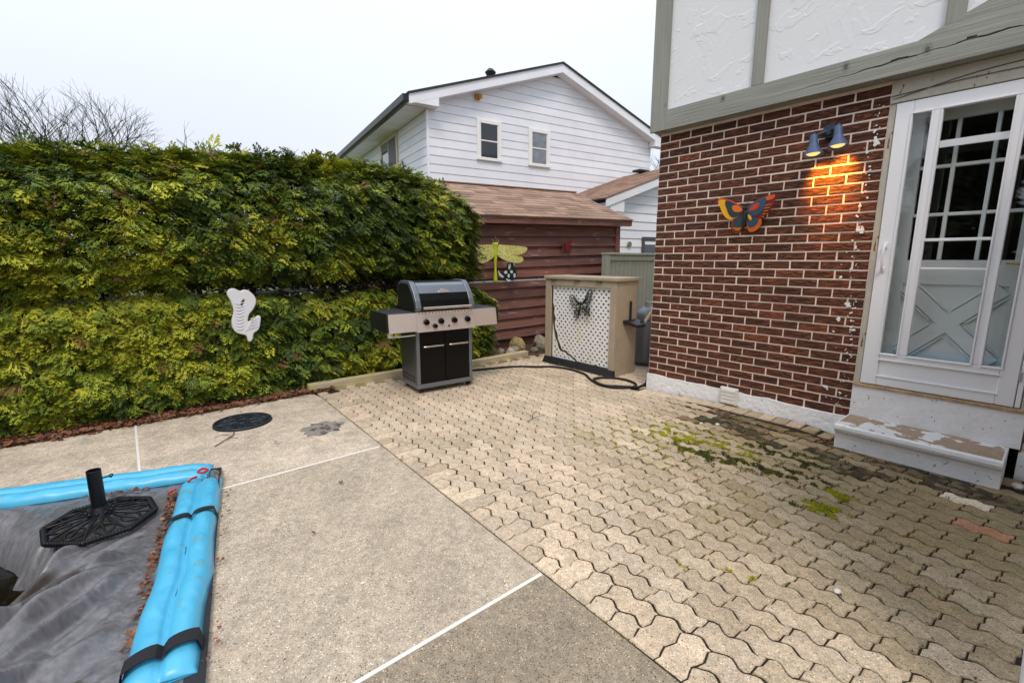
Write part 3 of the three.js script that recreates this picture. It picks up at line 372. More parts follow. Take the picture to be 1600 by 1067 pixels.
// ---------------------------------------------------------------- neighbour's house (turned a little against ours)
function shingles(list, rows, along, place, r, tab = 0.3, exp = 0.14) { // tabs as thin slabs; place(u, v, w, l) -> geometry
  for (let j = 0; j < rows; j++) { let u = -(r() * tab); while (u < along) { const w = tab * (0.75 + r() * 0.5), u0 = Math.max(0, u), u1 = Math.min(along, u + w); if (u1 - u0 > 0.03) list.push(place(u0 + 0.002, u1 - 0.002, j * exp, exp, r)); u += w; } }
}
{
  const nh = tag(group('neighbour_house', [1.472, -0.3, -7.03], -0.1448), 'white sided two-storey neighbour house with low gable roof', 'house');
  const O = 0.3; // group sits on the lower ground
  const r = rng(301); const W = 7.2, pk = 3.6, sl = 0.342, yt = (s) => O + 6.055 - Math.abs(s - pk) * sl;
  const boardMats = [0, 1, 2].map(i => { const m = vinylWhite.clone(); m.color = lin([0.94, 0.98, 0.90][i], [0.94, 0.98, 0.905][i], [0.95, 0.985, 0.92][i]); return m; });
  mesh('wall_core', [hexa([[0.012, 0, -8.5], [0.012, 0, -0.012], [W - 0.012, 0, -0.012], [W - 0.012, 0, -8.5]], [[0.012, O + 4.80, -8.5], [0.012, O + 4.80, -0.012], [W - 0.012, O + 4.80, -0.012], [W - 0.012, O + 4.80, -8.5]]), hexa([[0.012, O + 4.8, -8.5], [0.012, O + 4.8, -0.012], [W - 0.012, O + 4.8, -0.012], [W - 0.012, O + 4.8, -8.5]], [[pk - 0.1, O + 6.0, -8.5], [pk - 0.1, O + 6.0, -0.012], [pk + 0.1, O + 6.0, -0.012], [pk + 0.1, O + 6.0, -8.5]])], vinylWhite, nh);
  const e = 0.1905; let k0 = 9;
  for (let k = -k0; k < 14; k++) { // lapped siding courses on the gable wall
    const y0 = O + 4.487 - e * (k + 1) - 0.0, y1 = y0 + e - 0.004; const inv = (y) => (O + 6.055 - y) / sl; const s0 = Math.max(0, pk - inv(y0)), s1 = Math.min(W, pk + inv(y0)), t0 = Math.max(0, pk - inv(y1)), t1 = Math.min(W, pk + inv(y1)); if (inv(y1) < 0.03 || s1 - s0 < 0.1) continue;
    mesh('siding_board', hexa([[s0, y0, -0.012], [s0, y0, 0.013], [s1, y0, 0.013], [s1, y0, -0.012]], [[t0, y1, -0.012], [t0, y1, 0.002], [t1, y1, 0.002], [t1, y1, -0.012]]), boardMats[Math.floor(r() * 3)], nh);
  }
  for (let k = 0; k < 14; k++) { const y0 = O + 4.487 - e * k - 0.0, y1 = y0 + e - 0.004; mesh('siding_board', hexa([[0.012, y0, -8.5], [-0.013, y0, -8.5], [-0.013, y0, -0.004], [0.012, y0, -0.004]], [[0.012, y1, -8.5], [-0.002, y1, -8.5], [-0.002, y1, -0.004], [0.012, y1, -0.004]]), boardMats[Math.floor(r() * 3)], nh); }
  mesh('corner_trim', rb(-0.024, 0.03, 0.3, O + 4.68, -0.03, 0.023, 0.004), vinylWhite, nh);
  // roof: slabs, rake boards, soffits, gutter
  const ov = 0.27, eo = 0.5, top = 0.20;
  const slope = (sa, sb, z0, z1, d0, d1) => hexa([[sa, yt(sa) + d0, z0], [sa, yt(sa) + d0, z1], [sb, yt(sb) + d0, z1], [sb, yt(sb) + d0, z0]], [[sa, yt(sa) + d1, z0], [sa, yt(sa) + d1, z1], [sb, yt(sb) + d1, z1], [sb, yt(sb) + d1, z0]]);
  const roof = mesh('roof', [slope(-eo - 0.03, pk, -8.8, ov + 0.03, top, top + 0.045), slope(pk, W + eo + 0.03, -8.8, ov + 0.03, top, top + 0.045)], mat({ color: 0x3c3735, roughness: 0.95, bumpMap: shedBump, bumpScale: 0.004 }), nh);
  mesh('rake_board', slope(-eo + 0.0, pk - 0.001, ov - 0.025, ov, 0.0, top - 0.002), vinylWhite, nh); mesh('rake_board', slope(pk + 0.001, W + eo, ov - 0.025, ov, 0.0, top - 0.002), vinylWhite, nh);
  mesh('rake_soffit', [slope(0.02, pk, 0.003, ov - 0.026, -0.004, 0.012), slope(pk, W, 0.003, ov - 0.026, -0.004, 0.012)], vinylWhite, nh);
  for (const [a, b] of [[-eo, 0.19], [W - 0.1, W + eo]]) mesh('eave_return', hexa([[a, O + 4.70, 0.03], [a, O + 4.70, ov - 0.003], [b, O + 4.70, ov - 0.003], [b, O + 4.70, 0.03]], [[a, yt(a) + 0.05, 0.03], [a, yt(a) + 0.05, ov - 0.003], [b, yt(b) + 0.05, ov - 0.003], [b, yt(b) + 0.05, 0.03]]), vinylWhite, nh);
  for (let i = 0; i < 40; i++) mesh('soffit_panel', rb(-eo, -0.004, O + 4.685, O + 4.70, -8.5 + i * 0.213, -8.5 + i * 0.213 + 0.208, 0.004), boardMats[i % 3], nh);
  mesh('gutter', [(() => { const g = extr([[-eo - 0.115, 4.72], [-eo - 0.13, 4.84], [-eo - 0.002, 4.85], [-eo - 0.002, 4.70], [-eo - 0.06, 4.69]], 8.9, 0.004); g.translate(0, O, -8.65); return g; })()], mat({ color: 0x171b1e, roughness: 0.35, metalness: 0.2 }), nh);
  // windows
  const wf = mat({ color: 0xeeede9, roughness: 0.6 });
  const blind = mat({ map: tex(256, (u, v) => { const a = fbm(u, v, 4, 4, 4, 840); return [150 + a * 90, 152 + a * 90, 156 + a * 90]; }, true, 0.5), roughness: 0.2 });
  const win = (s0, s1, y0, y1, lo) => {
    y0 += O; y1 += O; const f = mesh('window', [rb(s0, s0 + 0.085, y0, y1, 0.0, 0.05, 0.008), rb(s1 - 0.085, s1, y0, y1, 0.0, 0.05, 0.008), rb(s0 + 0.085, s1 - 0.085, y1 - 0.09, y1, 0.0, 0.0495, 0.008), rb(s0 - 0.01, s1 + 0.01, y0 - 0.012, y0 + 0.06, 0.0, 0.062, 0.008)], wf, nh);
    mesh('sash', [rb(s0 + 0.085, s0 + 0.11, y0 + 0.06, y1 - 0.09, 0.005, 0.035, 0.004), rb(s1 - 0.11, s1 - 0.085, y0 + 0.06, y1 - 0.09, 0.005, 0.035, 0.004), rb(s0 + 0.085, s1 - 0.085, (y0 + y1) / 2 - 0.03, (y0 + y1) / 2, 0.005, 0.038, 0.004)], wf, f);
    const m = (y0 + y1) / 2; mesh('pane', bx(s0 + 0.1, s1 - 0.1, m - 0.01, y1 - 0.085, 0.021, 0.025), lo || shutterGlass, f); mesh('pane', bx(s0 + 0.1, s1 - 0.1, y0 + 0.05, m - 0.02, 0.021, 0.025), lo || shutterGlass, f);
  };
  win(1.245, 1.92, 3.752, 4.675); win(2.735, 3.40, 3.762, 4.668, phys({ map: blind.map, color: 0x9aa0a6, roughness: 0.1, clearcoat: 1 }));
  { const f = mesh('side_window', [rb(-0.05, 0.01, O + 3.4, O + 4.683, -2.16, -2.06, 0.01), rb(-0.05, 0.01, O + 3.4, O + 4.683, -3.55, -3.45, 0.01), rb(-0.05, 0.01, O + 4.57, O + 4.682, -3.45, -2.16, 0.01), rb(-0.045, 0.01, O + 3.4, O + 4.57, -2.85, -2.78, 0.01)], mat({ color: 0xcabf9e, roughness: 0.6 }), nh); mesh('pane', bx(-0.03, -0.024, O + 3.4, O + 4.58, -3.46, -2.15), shutterGlass, f); mesh('shutter', rb(-0.055, -0.031, O + 3.4, O + 4.56, -2.77, -2.17, 0.005), mat({ color: 0x55585e, roughness: 0.6 }), f); }
  mesh('wall_box', [rb(1.20, 1.32, O + 5.08, O + 5.20, 0.02, 0.09, 0.01), rb(1.26, 1.35, O + 5.10, O + 5.19, 0.08, 0.13, 0.01)], mat({ color: 0xb07a1c, roughness: 0.6 }), nh);
  { mesh('roof_vent', [cyl(0.085, 0.085, 0.3, 14).translate(2.2, O + 5.95, -1.0), cyl(0.08, 0.15, 0.13, 6).translate(2.2, O + 6.12, -1.0), cyl(0.15, 0.07, 0.08, 6).translate(2.2, O + 6.225, -1.0)], mat({ color: 0x2c2e33, roughness: 0.5 }), nh); }
  // low front wing with its own gable
  const wz = 2.417, ws = 3.5, wp = 6.2, wy = (s) => O + 2.50 + 0.35 * (Math.min(s, 2 * wp - s) - 3.05);
  mesh('wing_core', hexa([[ws, 0, 0.03], [ws, 0, wz - 0.012], [9, 0, wz - 0.012], [9, 0, 0.03]], [[ws, wy(ws) - 0.05, 0.03], [ws, wy(ws) - 0.05, wz - 0.012], [9, wy(9) - 0.05, wz - 0.012], [9, wy(9) - 0.05, 0.03]]), vinylWhite, nh);
  for (let k = 0; k < 20; k++) { const y0 = O + 0.28 + k * 0.197, y1 = y0 + 0.193; const cut = (y) => Math.max(ws, (y - O - 2.5) / 0.35 + 3.05); const s0 = cut(y0), t0 = cut(y1); if (s0 > 6.1) break; mesh('siding_board', hexa([[s0, y0, wz - 0.012], [s0, y0, wz + 0.02], [2 * wp - s0, y0, wz + 0.02], [2 * wp - s0, y0, wz - 0.012]], [[t0, y1, wz - 0.012], [t0, y1, wz + 0.002], [2 * wp - t0, y1, wz + 0.002], [2 * wp - t0, y1, wz - 0.012]]), boardMats[k % 3], nh); }
  const ws2 = (sa, sb, z0, z1, d0, d1) => hexa([[sa, wy(sa) + d0, z0], [sa, wy(sa) + d0, z1], [sb, wy(sb) + d0, z1], [sb, wy(sb) + d0, z0]], [[sa, wy(sa) + d1, z0], [sa, wy(sa) + d1, z1], [sb, wy(sb) + d1, z1], [sb, wy(sb) + d1, z0]]);
  mesh('wing_rake_board', [ws2(3.05, wp, wz + 0.2, wz + 0.225, 0.0, 0.17), ws2(wp + 0.001, 9.3, wz + 0.2, wz + 0.225, 0.0, 0.17)], vinylWhite, nh);
  mesh('wing_eave_return', hexa([[3.2, O + 2.42, 0.1], [3.2, O + 2.42, wz + 0.198], [3.62, O + 2.42, wz + 0.198], [3.62, O + 2.42, 0.1]], [[3.2, O + 2.62, 0.1], [3.2, O + 2.62, wz + 0.198], [3.62, O + 2.66, wz + 0.198], [3.62, O + 2.66, 0.1]]), vinylWhite, nh);
  mesh('wing_roof', [ws2(3.02, wp, 0.022, wz + 0.235, 0.172, 0.20), ws2(wp, 9.35, 0.022, wz + 0.235, 0.172, 0.20)], shingleMats[3], nh);
  { const l = []; const rr = rng(311), c = Math.hypot(1, 0.35), along = wz + 0.21; shingles(l, 24, along, (u0, u1, v, ex, q) => { const sa = 3.0 + v / c, sb = 3.0 + (v + ex) / c, z0 = 0.024 + u0, z1 = 0.024 + u1, h = 0.004 + q() * 0.003; const g = hexa([[sa, wy(sa) + 0.201, z0], [sa, wy(sa) + 0.201, z1], [sb, wy(sb) + 0.201, z1], [sb, wy(sb) + 0.201, z0]], [[sa, wy(sa) + 0.207 + h, z0], [sa, wy(sa) + 0.207 + h, z1], [sb, wy(sb) + 0.203, z1], [sb, wy(sb) + 0.203, z0]]); const t = 0.6 + q() * 0.55, n = g.attributes.position.count, col = new Float32Array(n * 3); for (let i = 0; i < n; i++) { col[3 * i] = t; col[3 * i + 1] = t * 0.93; col[3 * i + 2] = t * 0.9; } g.setAttribute('color', new THREE.BufferAttribute(col, 3)); return g; }, rr);
    const o = mesh('wing_shingles', l, shingleVC, nh); o.userData.kind = 'stuff'; }
  { const f = mesh('wing_window', [rb(4.42, 5.6, O + 1.83, O + 1.90, wz, wz + 0.05, 0.008), rb(4.42, 4.5, O + 1.0, O + 1.83, wz, wz + 0.05, 0.008), rb(4.42, 5.6, O + 0.95, O + 1.0, wz, wz + 0.05, 0.008)], mat({ color: 0x4a4a4c, roughness: 0.6 }), nh); mesh('pane', bx(4.49, 5.6, O + 1.0, O + 1.84, wz + 0.021, wz + 0.026), shutterGlass, f); mesh('blind', bx(4.5, 5.6, O + 1.72, O + 1.79, wz + 0.028, wz + 0.034), vinylWhite, f); }
  mesh('wall_plaque', (() => { const g = cyl(0.055, 0.075, 0.03, 5); g.rotateX(Math.PI / 2); g.translate(3.99, O + 1.715, wz + 0.035); return g; })(), mat({ color: 0x6f7a5a, roughness: 0.6 }), nh);
  mesh('roof_pipe_cover', rb(5.85, 6.25, O + 3.78, O + 3.84, 0.6, 0.9, 0.02), mat({ color: 0x2e2f31, roughness: 0.6 }), nh);
}
// ---------------------------------------------------------------- wooden shed (leaning a little)
{
  const sh = tag(group('wooden_shed', [0.05, 0, -2.95], -0.0664), 'red-brown board shed with brown shingle roof behind the hedge end', 'shed'); sh.rotation.z = 0.024;
  const r = rng(321), s0 = -1.3, s1 = 2.88;
  mesh('wall_core', [bx(s0, s1, 0.0, 1.93, -2.6, -0.03)], shedMats[2], sh);
  mesh('plinth', rb(s0, s1 + 0.05, -0.12, 0.105, -0.06, -0.005, 0.006), mat({ map: shedTex, color: lin(0.42, 0.36, 0.34), roughness: 0.9 }), sh);
  for (let k = 0; k < 12; k++) { const y0 = 0.105 + k * 0.16, y1 = Math.min(1.94, y0 + 0.172), w = (r() - 0.5) * 0.012; const g = hexa([[s0, y0 + w, -0.03], [s0, y0 + w, 0.034], [s1, y0 - w * 0.5, 0.034], [s1, y0 - w * 0.5, -0.03]], [[s0, y1, -0.03], [s0, y1, -0.012], [s1, y1, -0.012], [s1, y1, -0.03]]); const o = mesh('wall_board', g, shedMats[Math.floor(r() * 4)], sh); const uv = o.geometry.attributes.uv, du = r() * 3; for (let i = 0; i < uv.count; i++) uv.setX(i, uv.getX(i) + du); }
  mesh('corner_board', rb(s1 - 0.005, s1 + 0.115, 0.0, 1.90, -0.035, 0.035, 0.005), shedMats[1], sh);
  mesh('fascia_board', rb(s0 - 0.1, 3.10, 1.885, 1.985, 0.155, 0.185, 0.005), shedMats[3], sh);
  mesh('eave_soffit', bx(s0 - 0.1, 3.08, 1.935, 1.95, -0.02, 0.154), shedMats[2], sh);
  const sl = 0.42, ry = (z) => 2.0 + (0.2 - z) * sl, zr = -1.35, ry2 = (z) => ry(zr) - (zr - z) * sl;
  mesh('roof_deck', [hexa([[s0 - 0.15, ry(zr) - 0.03, zr], [s0 - 0.15, ry(0.2) - 0.03, 0.2], [3.13, ry(0.2) - 0.03, 0.2], [3.13, ry(zr) - 0.03, zr]], [[s0 - 0.15, ry(zr), zr], [s0 - 0.15, ry(0.2), 0.2], [3.13, ry(0.2), 0.2], [3.13, ry(zr), zr]]), hexa([[s0 - 0.15, ry2(-2.9) - 0.03, -2.9], [s0 - 0.15, ry(zr) - 0.03, zr], [3.13, ry(zr) - 0.03, zr], [3.13, ry2(-2.9) - 0.03, -2.9]], [[s0 - 0.15, ry2(-2.9), -2.9], [s0 - 0.15, ry(zr), zr], [3.13, ry(zr), zr], [3.13, ry2(-2.9), -2.9]])], shingleMats[3], sh);
  mesh('gable_end', hexa([[s1, 1.9, -2.6], [s1, 1.9, -0.02], [s1 + 0.03, 1.9, -0.02], [s1 + 0.03, 1.9, -2.6]], [[s1, ry(zr) - 0.05, zr - 0.05], [s1, ry(zr) - 0.05, zr + 0.05], [s1 + 0.03, ry(zr) - 0.05, zr + 0.05], [s1 + 0.03, ry(zr) - 0.05, zr - 0.05]]), shedMats[0], sh);
  mesh('rake_board', hexa([[3.10, ry(zr) - 0.13, zr], [3.10, ry(0.19) - 0.115, 0.19], [3.128, ry(0.19) - 0.115, 0.19], [3.128, ry(zr) - 0.13, zr]], [[3.10, ry(zr) - 0.031, zr], [3.10, ry(0.19) - 0.031, 0.19], [3.128, ry(0.19) - 0.031, 0.19], [3.128, ry(zr) - 0.031, zr]]), shedMats[3], sh);
  const c = Math.hypot(1, sl), l = []; shingles(l, 12, 3.13 - s0 + 0.17, (u0, u1, v, ex, q) => { const za = 0.22 - v / c, zb = 0.22 - (v + ex + 0.02) / c, h = 0.004 + q() * 0.003, x0 = s0 - 0.15 + u0, x1 = s0 - 0.15 + u1; return hexa([[x0, ry(zb) + 0.001, zb], [x0, ry(za) + 0.001, za], [x1, ry(za) + 0.001, za], [x1, ry(zb) + 0.001, zb]], [[x0, ry(zb) + 0.003, zb], [x0, ry(za) + 0.006 + h, za], [x1, ry(za) + 0.006 + h, za], [x1, ry(zb) + 0.003, zb]]); }, r, 0.26, 0.142);
  for (const g of l) mesh('shingle', g, shingleMats[Math.floor(Math.pow(r(), 1.2) * 5)], sh);
  mesh('ridge_cap', rb(s0 - 0.16, 3.15, ry(zr) - 0.005, ry(zr) + 0.02, zr - 0.09, zr + 0.07, 0.01), shingleMats[1], sh);
}
// ---------------------------------------------------------------- gate beside the shed
{
  const g = tag(group('wooden_gate', [2.13, 0, -2.4]), 'grey-green board gate between shed and brick house', 'gate'); const r = rng(331);
  mesh('gate_post', rb(0.0, 0.1, -0.1, 1.44, -0.03, 0.07, 0.006), gateMat, g);
  mesh('top_rail', rb(-0.01, 1.9, 1.442, 1.478, -0.045, 0.085, 0.006), gateMat, g);
  mesh('cross_rail', rb(0.102, 1.9, 1.345, 1.425, 0.012, 0.05, 0.005), gateMat, g); mesh('cross_rail', rb(0.102, 1.9, 0.12, 0.2, 0.012, 0.05, 0.005), gateMat, g);
  for (let k = 0; k < 15; k++) mesh('gate_board', rb(0.105 + k * 0.118, 0.105 + k * 0.118 + 0.112, 0.05, 1.44, -0.012 - r() * 0.003, 0.0105, 0.004), gateMat, g);
}
// ---------------------------------------------------------------- pipe fence in the hedge
{
  const f = tag(group('pipe_fence', [0, 0, -2.75]), 'low galvanised pipe fence running through the hedge and past the shed', 'fence');
  mesh('top_rail', rod([-7.5, 0.99, 0], [1.3, 1.04, 0], 0.019, 10), galv, f);
  for (const x of [-6.6, -4.2, -1.85, 1.28]) mesh('fence_post', rod([x, -0.1, 0.0], [x, 1.02, 0.0], 0.024, 10), galv, f);
}
// ---------------------------------------------------------------- cedar hedge
const hedge = tag(group('cedar_hedge', [0, 0, -2.65]), 'tall clipped cedar hedge with a dark gap across its middle', 'hedge');
{
  const r = rng(411), gz = -2.65;
  function frond(seed, n, len) { // flat scale-leaf spray: axis with forked branchlets, each a narrow blade
    const q = rng(seed), v = []; const blade = (x, y, a, l, w, z0, z1) => { const c = Math.cos(a), s = Math.sin(a), m = 0.55; const P = (t, o, z) => [x + c * l * t - s * w * o, y + s * l * t + c * w * o, z]; const A = P(0, 0, z0), B = P(m, 0.5, lerp(z0, z1, m) + 0.0015), C = P(1, 0, z1), D = P(m, -0.5, lerp(z0, z1, m) + 0.0015), E = P(m, 0, lerp(z0, z1, m) - 0.001); v.push(...A, ...E, ...B, ...B, ...E, ...C, ...A, ...D, ...E, ...E, ...D, ...C); };
    const zc = (x) => -0.55 * x * x / len; // droop
    blade(0, 0, 0, len, 0.007, 0, zc(len));
    for (let i = 0; i < n; i++) { const t = 0.12 + 0.8 * i / n, s = i % 2 ? 1 : -1, x = len * t, l = len * (0.62 - 0.42 * t) * (0.8 + q() * 0.45), a = s * (0.55 + q() * 0.35); blade(x, 0, a, l, 0.0145, zc(x), zc(x) - l * (0.12 + q() * 0.3)); if (l > 0.03) { const bx = x + Math.cos(a) * l * 0.45, by = Math.sin(a) * l * 0.45; blade(bx, by, a - s * 0.55, l * 0.6, 0.013, zc(x) - l * 0.1, zc(x) - l * 0.3); blade(bx, by, a + s * 0.5, l * 0.5, 0.0125, zc(x) - l * 0.1, zc(x) - l * 0.28); } }
    const g = new THREE.BufferGeometry(); g.setAttribute('position', new THREE.Float32BufferAttribute(v, 3)); g.computeVertexNormals(); const uv = new Float32Array(v.length / 3 * 2); g.setAttribute('uv', new THREE.BufferAttribute(uv, 2)); return g;
  }
  const leaf = phys({ color: 0xffffff, roughness: 0.55, transmission: 0.25, thickness: 0, side: THREE.DoubleSide, specularIntensity: 0.35 });
  const leafMat = mat({ color: 0xffffff, roughness: 0.6, side: THREE.DoubleSide });
  const topY = (x) => x < -1.7 ? lerp(2.17, 2.39, smooth(-5.2, -2.4, x)) : 2.39 - 0.62 * Math.pow(clamp((x + 1.7) / 1.25), 2.4);
  const lump = (x, y) => (N2(x * 2.6 + 30, y * 2.6 + 30, 51) - 0.5) * 0.13 + (N2(x * 6.5 + 30, y * 6.5 + 30, 52) - 0.5) * 0.17;
  const gapY = (x) => 1.075 + 0.02 * Math.sin(x * 3) + 0.02 * (N2(x * 5 + 40, 2, 53) - 0.5);
  const frontZ = (x, y) => { // front face, stepping back into the gap where the hedge was cut
    let z = -2.30 + lump(x, y); const g = y - gapY(x); const up = g > 0; const d = Math.abs(g);
    z -= (0.20 + 0.38 * smooth(-4.3, -2.6, x)) * (1 - smooth(0.0, up ? 0.22 : 0.10, d)); if (!up) z += 0.03 - 0.1 * smooth(0.25, 0.0, y) - 0.06 * smooth(-3.4, -2.6, x); if (up) z += 0.10 * smooth(0.1, 0.5, g) - 0.20 * smooth(0.30, 0.0, topY(x) - y);
    const end = up ? smooth(-1.05, -0.5, x) : 0; z -= end * end * 0.45; return z;
  };
  const xEnd = (y) => y > gapY(-0.6) ? -0.52 - 0.25 * smooth(2.0, 2.4, y) - 0.05 : (y < 0.8 ? -0.30 - 0.2 * (1 - smooth(0.0, 0.35, y)) + 0.05 * Math.sin(y * 9) : lerp(-0.3, -0.62, (y - 0.8) / 0.27));
  const bins = { upper: [], lower: [], inner: [] };
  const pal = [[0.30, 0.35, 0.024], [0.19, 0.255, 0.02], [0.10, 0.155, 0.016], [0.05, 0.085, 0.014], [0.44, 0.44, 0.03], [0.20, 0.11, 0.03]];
  const one = new THREE.Vector3(), G = V(0, 0, 0), M = V(0, 0, 0), S = V(0, 0, 0), mtx = new THREE.Matrix4();
  function put(bin, x, y, z, n, scale, kind) {
    G.set(n[0] * 0.8 + (r() - 0.5) * 1.7, n[1] * 0.6 + (r() - 0.5) * 0.5 - 0.10, n[2] * 0.8 + (r() - 0.5) * 0.7).normalize();
    M.set((r() - 0.5) * 0.9 + n[0] * 0.55, 0.95 + (r() - 0.5) * 0.5, (r() - 0.5) * 0.6 + n[2] * 0.72); M.addScaledVector(G, -M.dot(G)).normalize(); S.crossVectors(M, G).normalize();
    const k = scale * (0.75 + r() * 0.55); mtx.makeBasis(G.clone().multiplyScalar(k), S.clone().multiplyScalar(k), M.clone().multiplyScalar(k)); mtx.setPosition(x, y, z - gz);
    bins[bin].push([mtx.clone(), kind]);
  }
  const tint = (x, y, q) => { const v = N2(x * 1.7 + 9, y * 1.7 + 9, 57) + (r() - 0.5) * 0.5; if (q < 0.025) return 5; return v > 0.70 ? 4 : v > 0.57 ? 0 : v > 0.45 ? 1 : v > 0.30 ? 2 : 3; };
  const XL = -7.6;
  const skip = (x, y) => Math.hypot((x + 3.35) / 0.095, (y - 0.93) / 0.16) < 1;
  for (let i = 0; i < 25000; i++) { // front shell
    const x = XL + r() * (-0.3 - XL), y = 0.02 + r() * 2.42; if (x > -7.6 && x < -5.6 && r() < 0.5) continue; if (y > topY(x) + 0.02 || x > xEnd(y)) continue; const up = y > gapY(x); const dg = Math.abs(y - gapY(x)); if (dg < 0.045 && r() < 0.5 + 0.42 * smooth(-4.3, -3.2, x)) continue;
    const depth = Math.pow(r(), 1.25) * 0.36; const z = frontZ(x, y) - depth; if (skip(x, y) && z > -2.42) continue;
    const ne = up ? smooth(-0.95, -0.5, x) : smooth(-0.6, -0.25, x); const nt = smooth(0.3, 0, topY(x) - y);
    put(up ? 'upper' : 'lower', x, y, z, [ne * 0.8, nt * 0.9 - 0.1, 1 - ne * 0.5 - nt * 0.5], 0.92, tint(x, y, r()));
  }
  for (let i = 0; i < 11000; i++) { // top
    const x = XL + r() * (-0.5 - XL), z = -3.3 + r() * 0.92, edge = smooth(-2.65, -2.2, z); const y = topY(x) - 0.02 - edge * 0.05 - Math.pow(r(), 1.5) * 0.2 + (N2(x * 4, z * 4, 58) - 0.5) * 0.16; if (x > xEnd(y)) continue; put('upper', x, y, z, [(r() - 0.5) * 0.6, 0.8, 0.55], 0.92, tint(x, y + z * 0.5, r()));
  }
  for (let i = 0; i < 5200; i++) { // right end
    const y = r() * 2.35, z = -3.2 + r() * 0.95; const x = xEnd(y) - Math.pow(r(), 1.5) * 0.2 - 0.05 + (N2(z * 4, y * 4, 59) - 0.5) * 0.14; if (y > topY(x) || Math.abs(y - gapY(x)) < 0.06) continue; put(y > gapY(x) ? 'upper' : 'lower', x, y, z, [1, 0, 0.4], 0.9, tint(x + 5, y, r()));
  }
  for (let i = 0; i < 15000; i++) { // dead inner sprays, their brown deepened to paint shade into the gaps
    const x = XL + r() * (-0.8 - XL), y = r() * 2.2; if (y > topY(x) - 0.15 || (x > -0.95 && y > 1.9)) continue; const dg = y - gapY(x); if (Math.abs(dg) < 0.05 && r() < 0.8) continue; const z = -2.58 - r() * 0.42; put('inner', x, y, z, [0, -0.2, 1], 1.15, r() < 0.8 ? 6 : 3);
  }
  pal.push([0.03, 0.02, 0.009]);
  const col = new THREE.Color();
  for (const [bin, list] of Object.entries(bins)) for (let v = 0; v < 3; v++) {
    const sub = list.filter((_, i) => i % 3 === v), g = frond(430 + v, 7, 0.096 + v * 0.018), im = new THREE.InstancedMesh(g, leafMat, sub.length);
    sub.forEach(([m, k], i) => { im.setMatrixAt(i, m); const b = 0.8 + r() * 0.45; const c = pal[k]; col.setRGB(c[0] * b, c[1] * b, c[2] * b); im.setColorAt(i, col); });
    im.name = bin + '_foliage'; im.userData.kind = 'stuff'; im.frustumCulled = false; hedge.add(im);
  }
  const bark = mat({ map: tex(128, (u, v) => { const k = fbm(u, v, 20, 4, 4, 440); return [60 + k * 60, 46 + k * 46, 34 + k * 36]; }, true, 0.3), roughness: 1 });
  for (let i = 0; i < 13; i++) { // stems, leaning, with side branches
    const x = -7.2 + i * 0.52 + (r() - 0.5) * 0.2, z = -0.05 - r() * 0.1; const l = [tube([[x, -0.1, z], [x + (r() - 0.5) * 0.1, 0.7, z], [x + (r() - 0.5) * 0.25, 1.4, z - 0.05], [x + (r() - 0.5) * 0.4, 2.1, z]], 0.026, 10, 6)];
    for (let k = 0; k < 9; k++) { const y = 0.4 + r() * 1.6, a = r() * 6.28; l.push(rod([x, y, z], [x + Math.cos(a) * 0.3, y + 0.15 + r() * 0.2, z + Math.sin(a) * 0.25], 0.008, 5, 0.003)); }
    mesh('stem', l, bark, hedge);
  }
  { const l = []; for (let i = 0; i < 9; i++) l.push(tube([[-0.95 + r() * 0.2, 0.9 + r() * 0.15, 0.05], [-0.8 + r() * 0.2, 1.05 + r() * 0.1, 0.2], [-0.55 - r() * 0.1, 1.12 + r() * 0.16, 0.25 + r() * 0.1]], 0.005, 8, 5)); mesh('bare_branch', l, bark, hedge); }
  { // fine bare vine twigs rising from the top
    const l = []; for (let i = 0; i < 70; i++) { const x = -5.6 + r() * 4.2, y = topY(x) - 0.05, z = 0.3 - r() * 0.6, h = 0.06 + r() * 0.16 * (x < -3.4 ? 1.2 : 0.7), dx = (r() - 0.5) * 0.2; l.push(rod([x, y, z], [x + dx * 0.5, y + h * 0.6, z], 0.0028, 4), rod([x + dx * 0.5, y + h * 0.6, z], [x + dx, y + h, z + 0.03], 0.0022, 4, 0.001), rod([x + dx * 0.5, y + h * 0.6, z], [x + dx * 0.2 - 0.04, y + h * 0.9, z], 0.002, 4, 0.001)); }
    const o = mesh('vine_twigs', l, bark, hedge); o.userData.kind = 'stuff';
  }
}
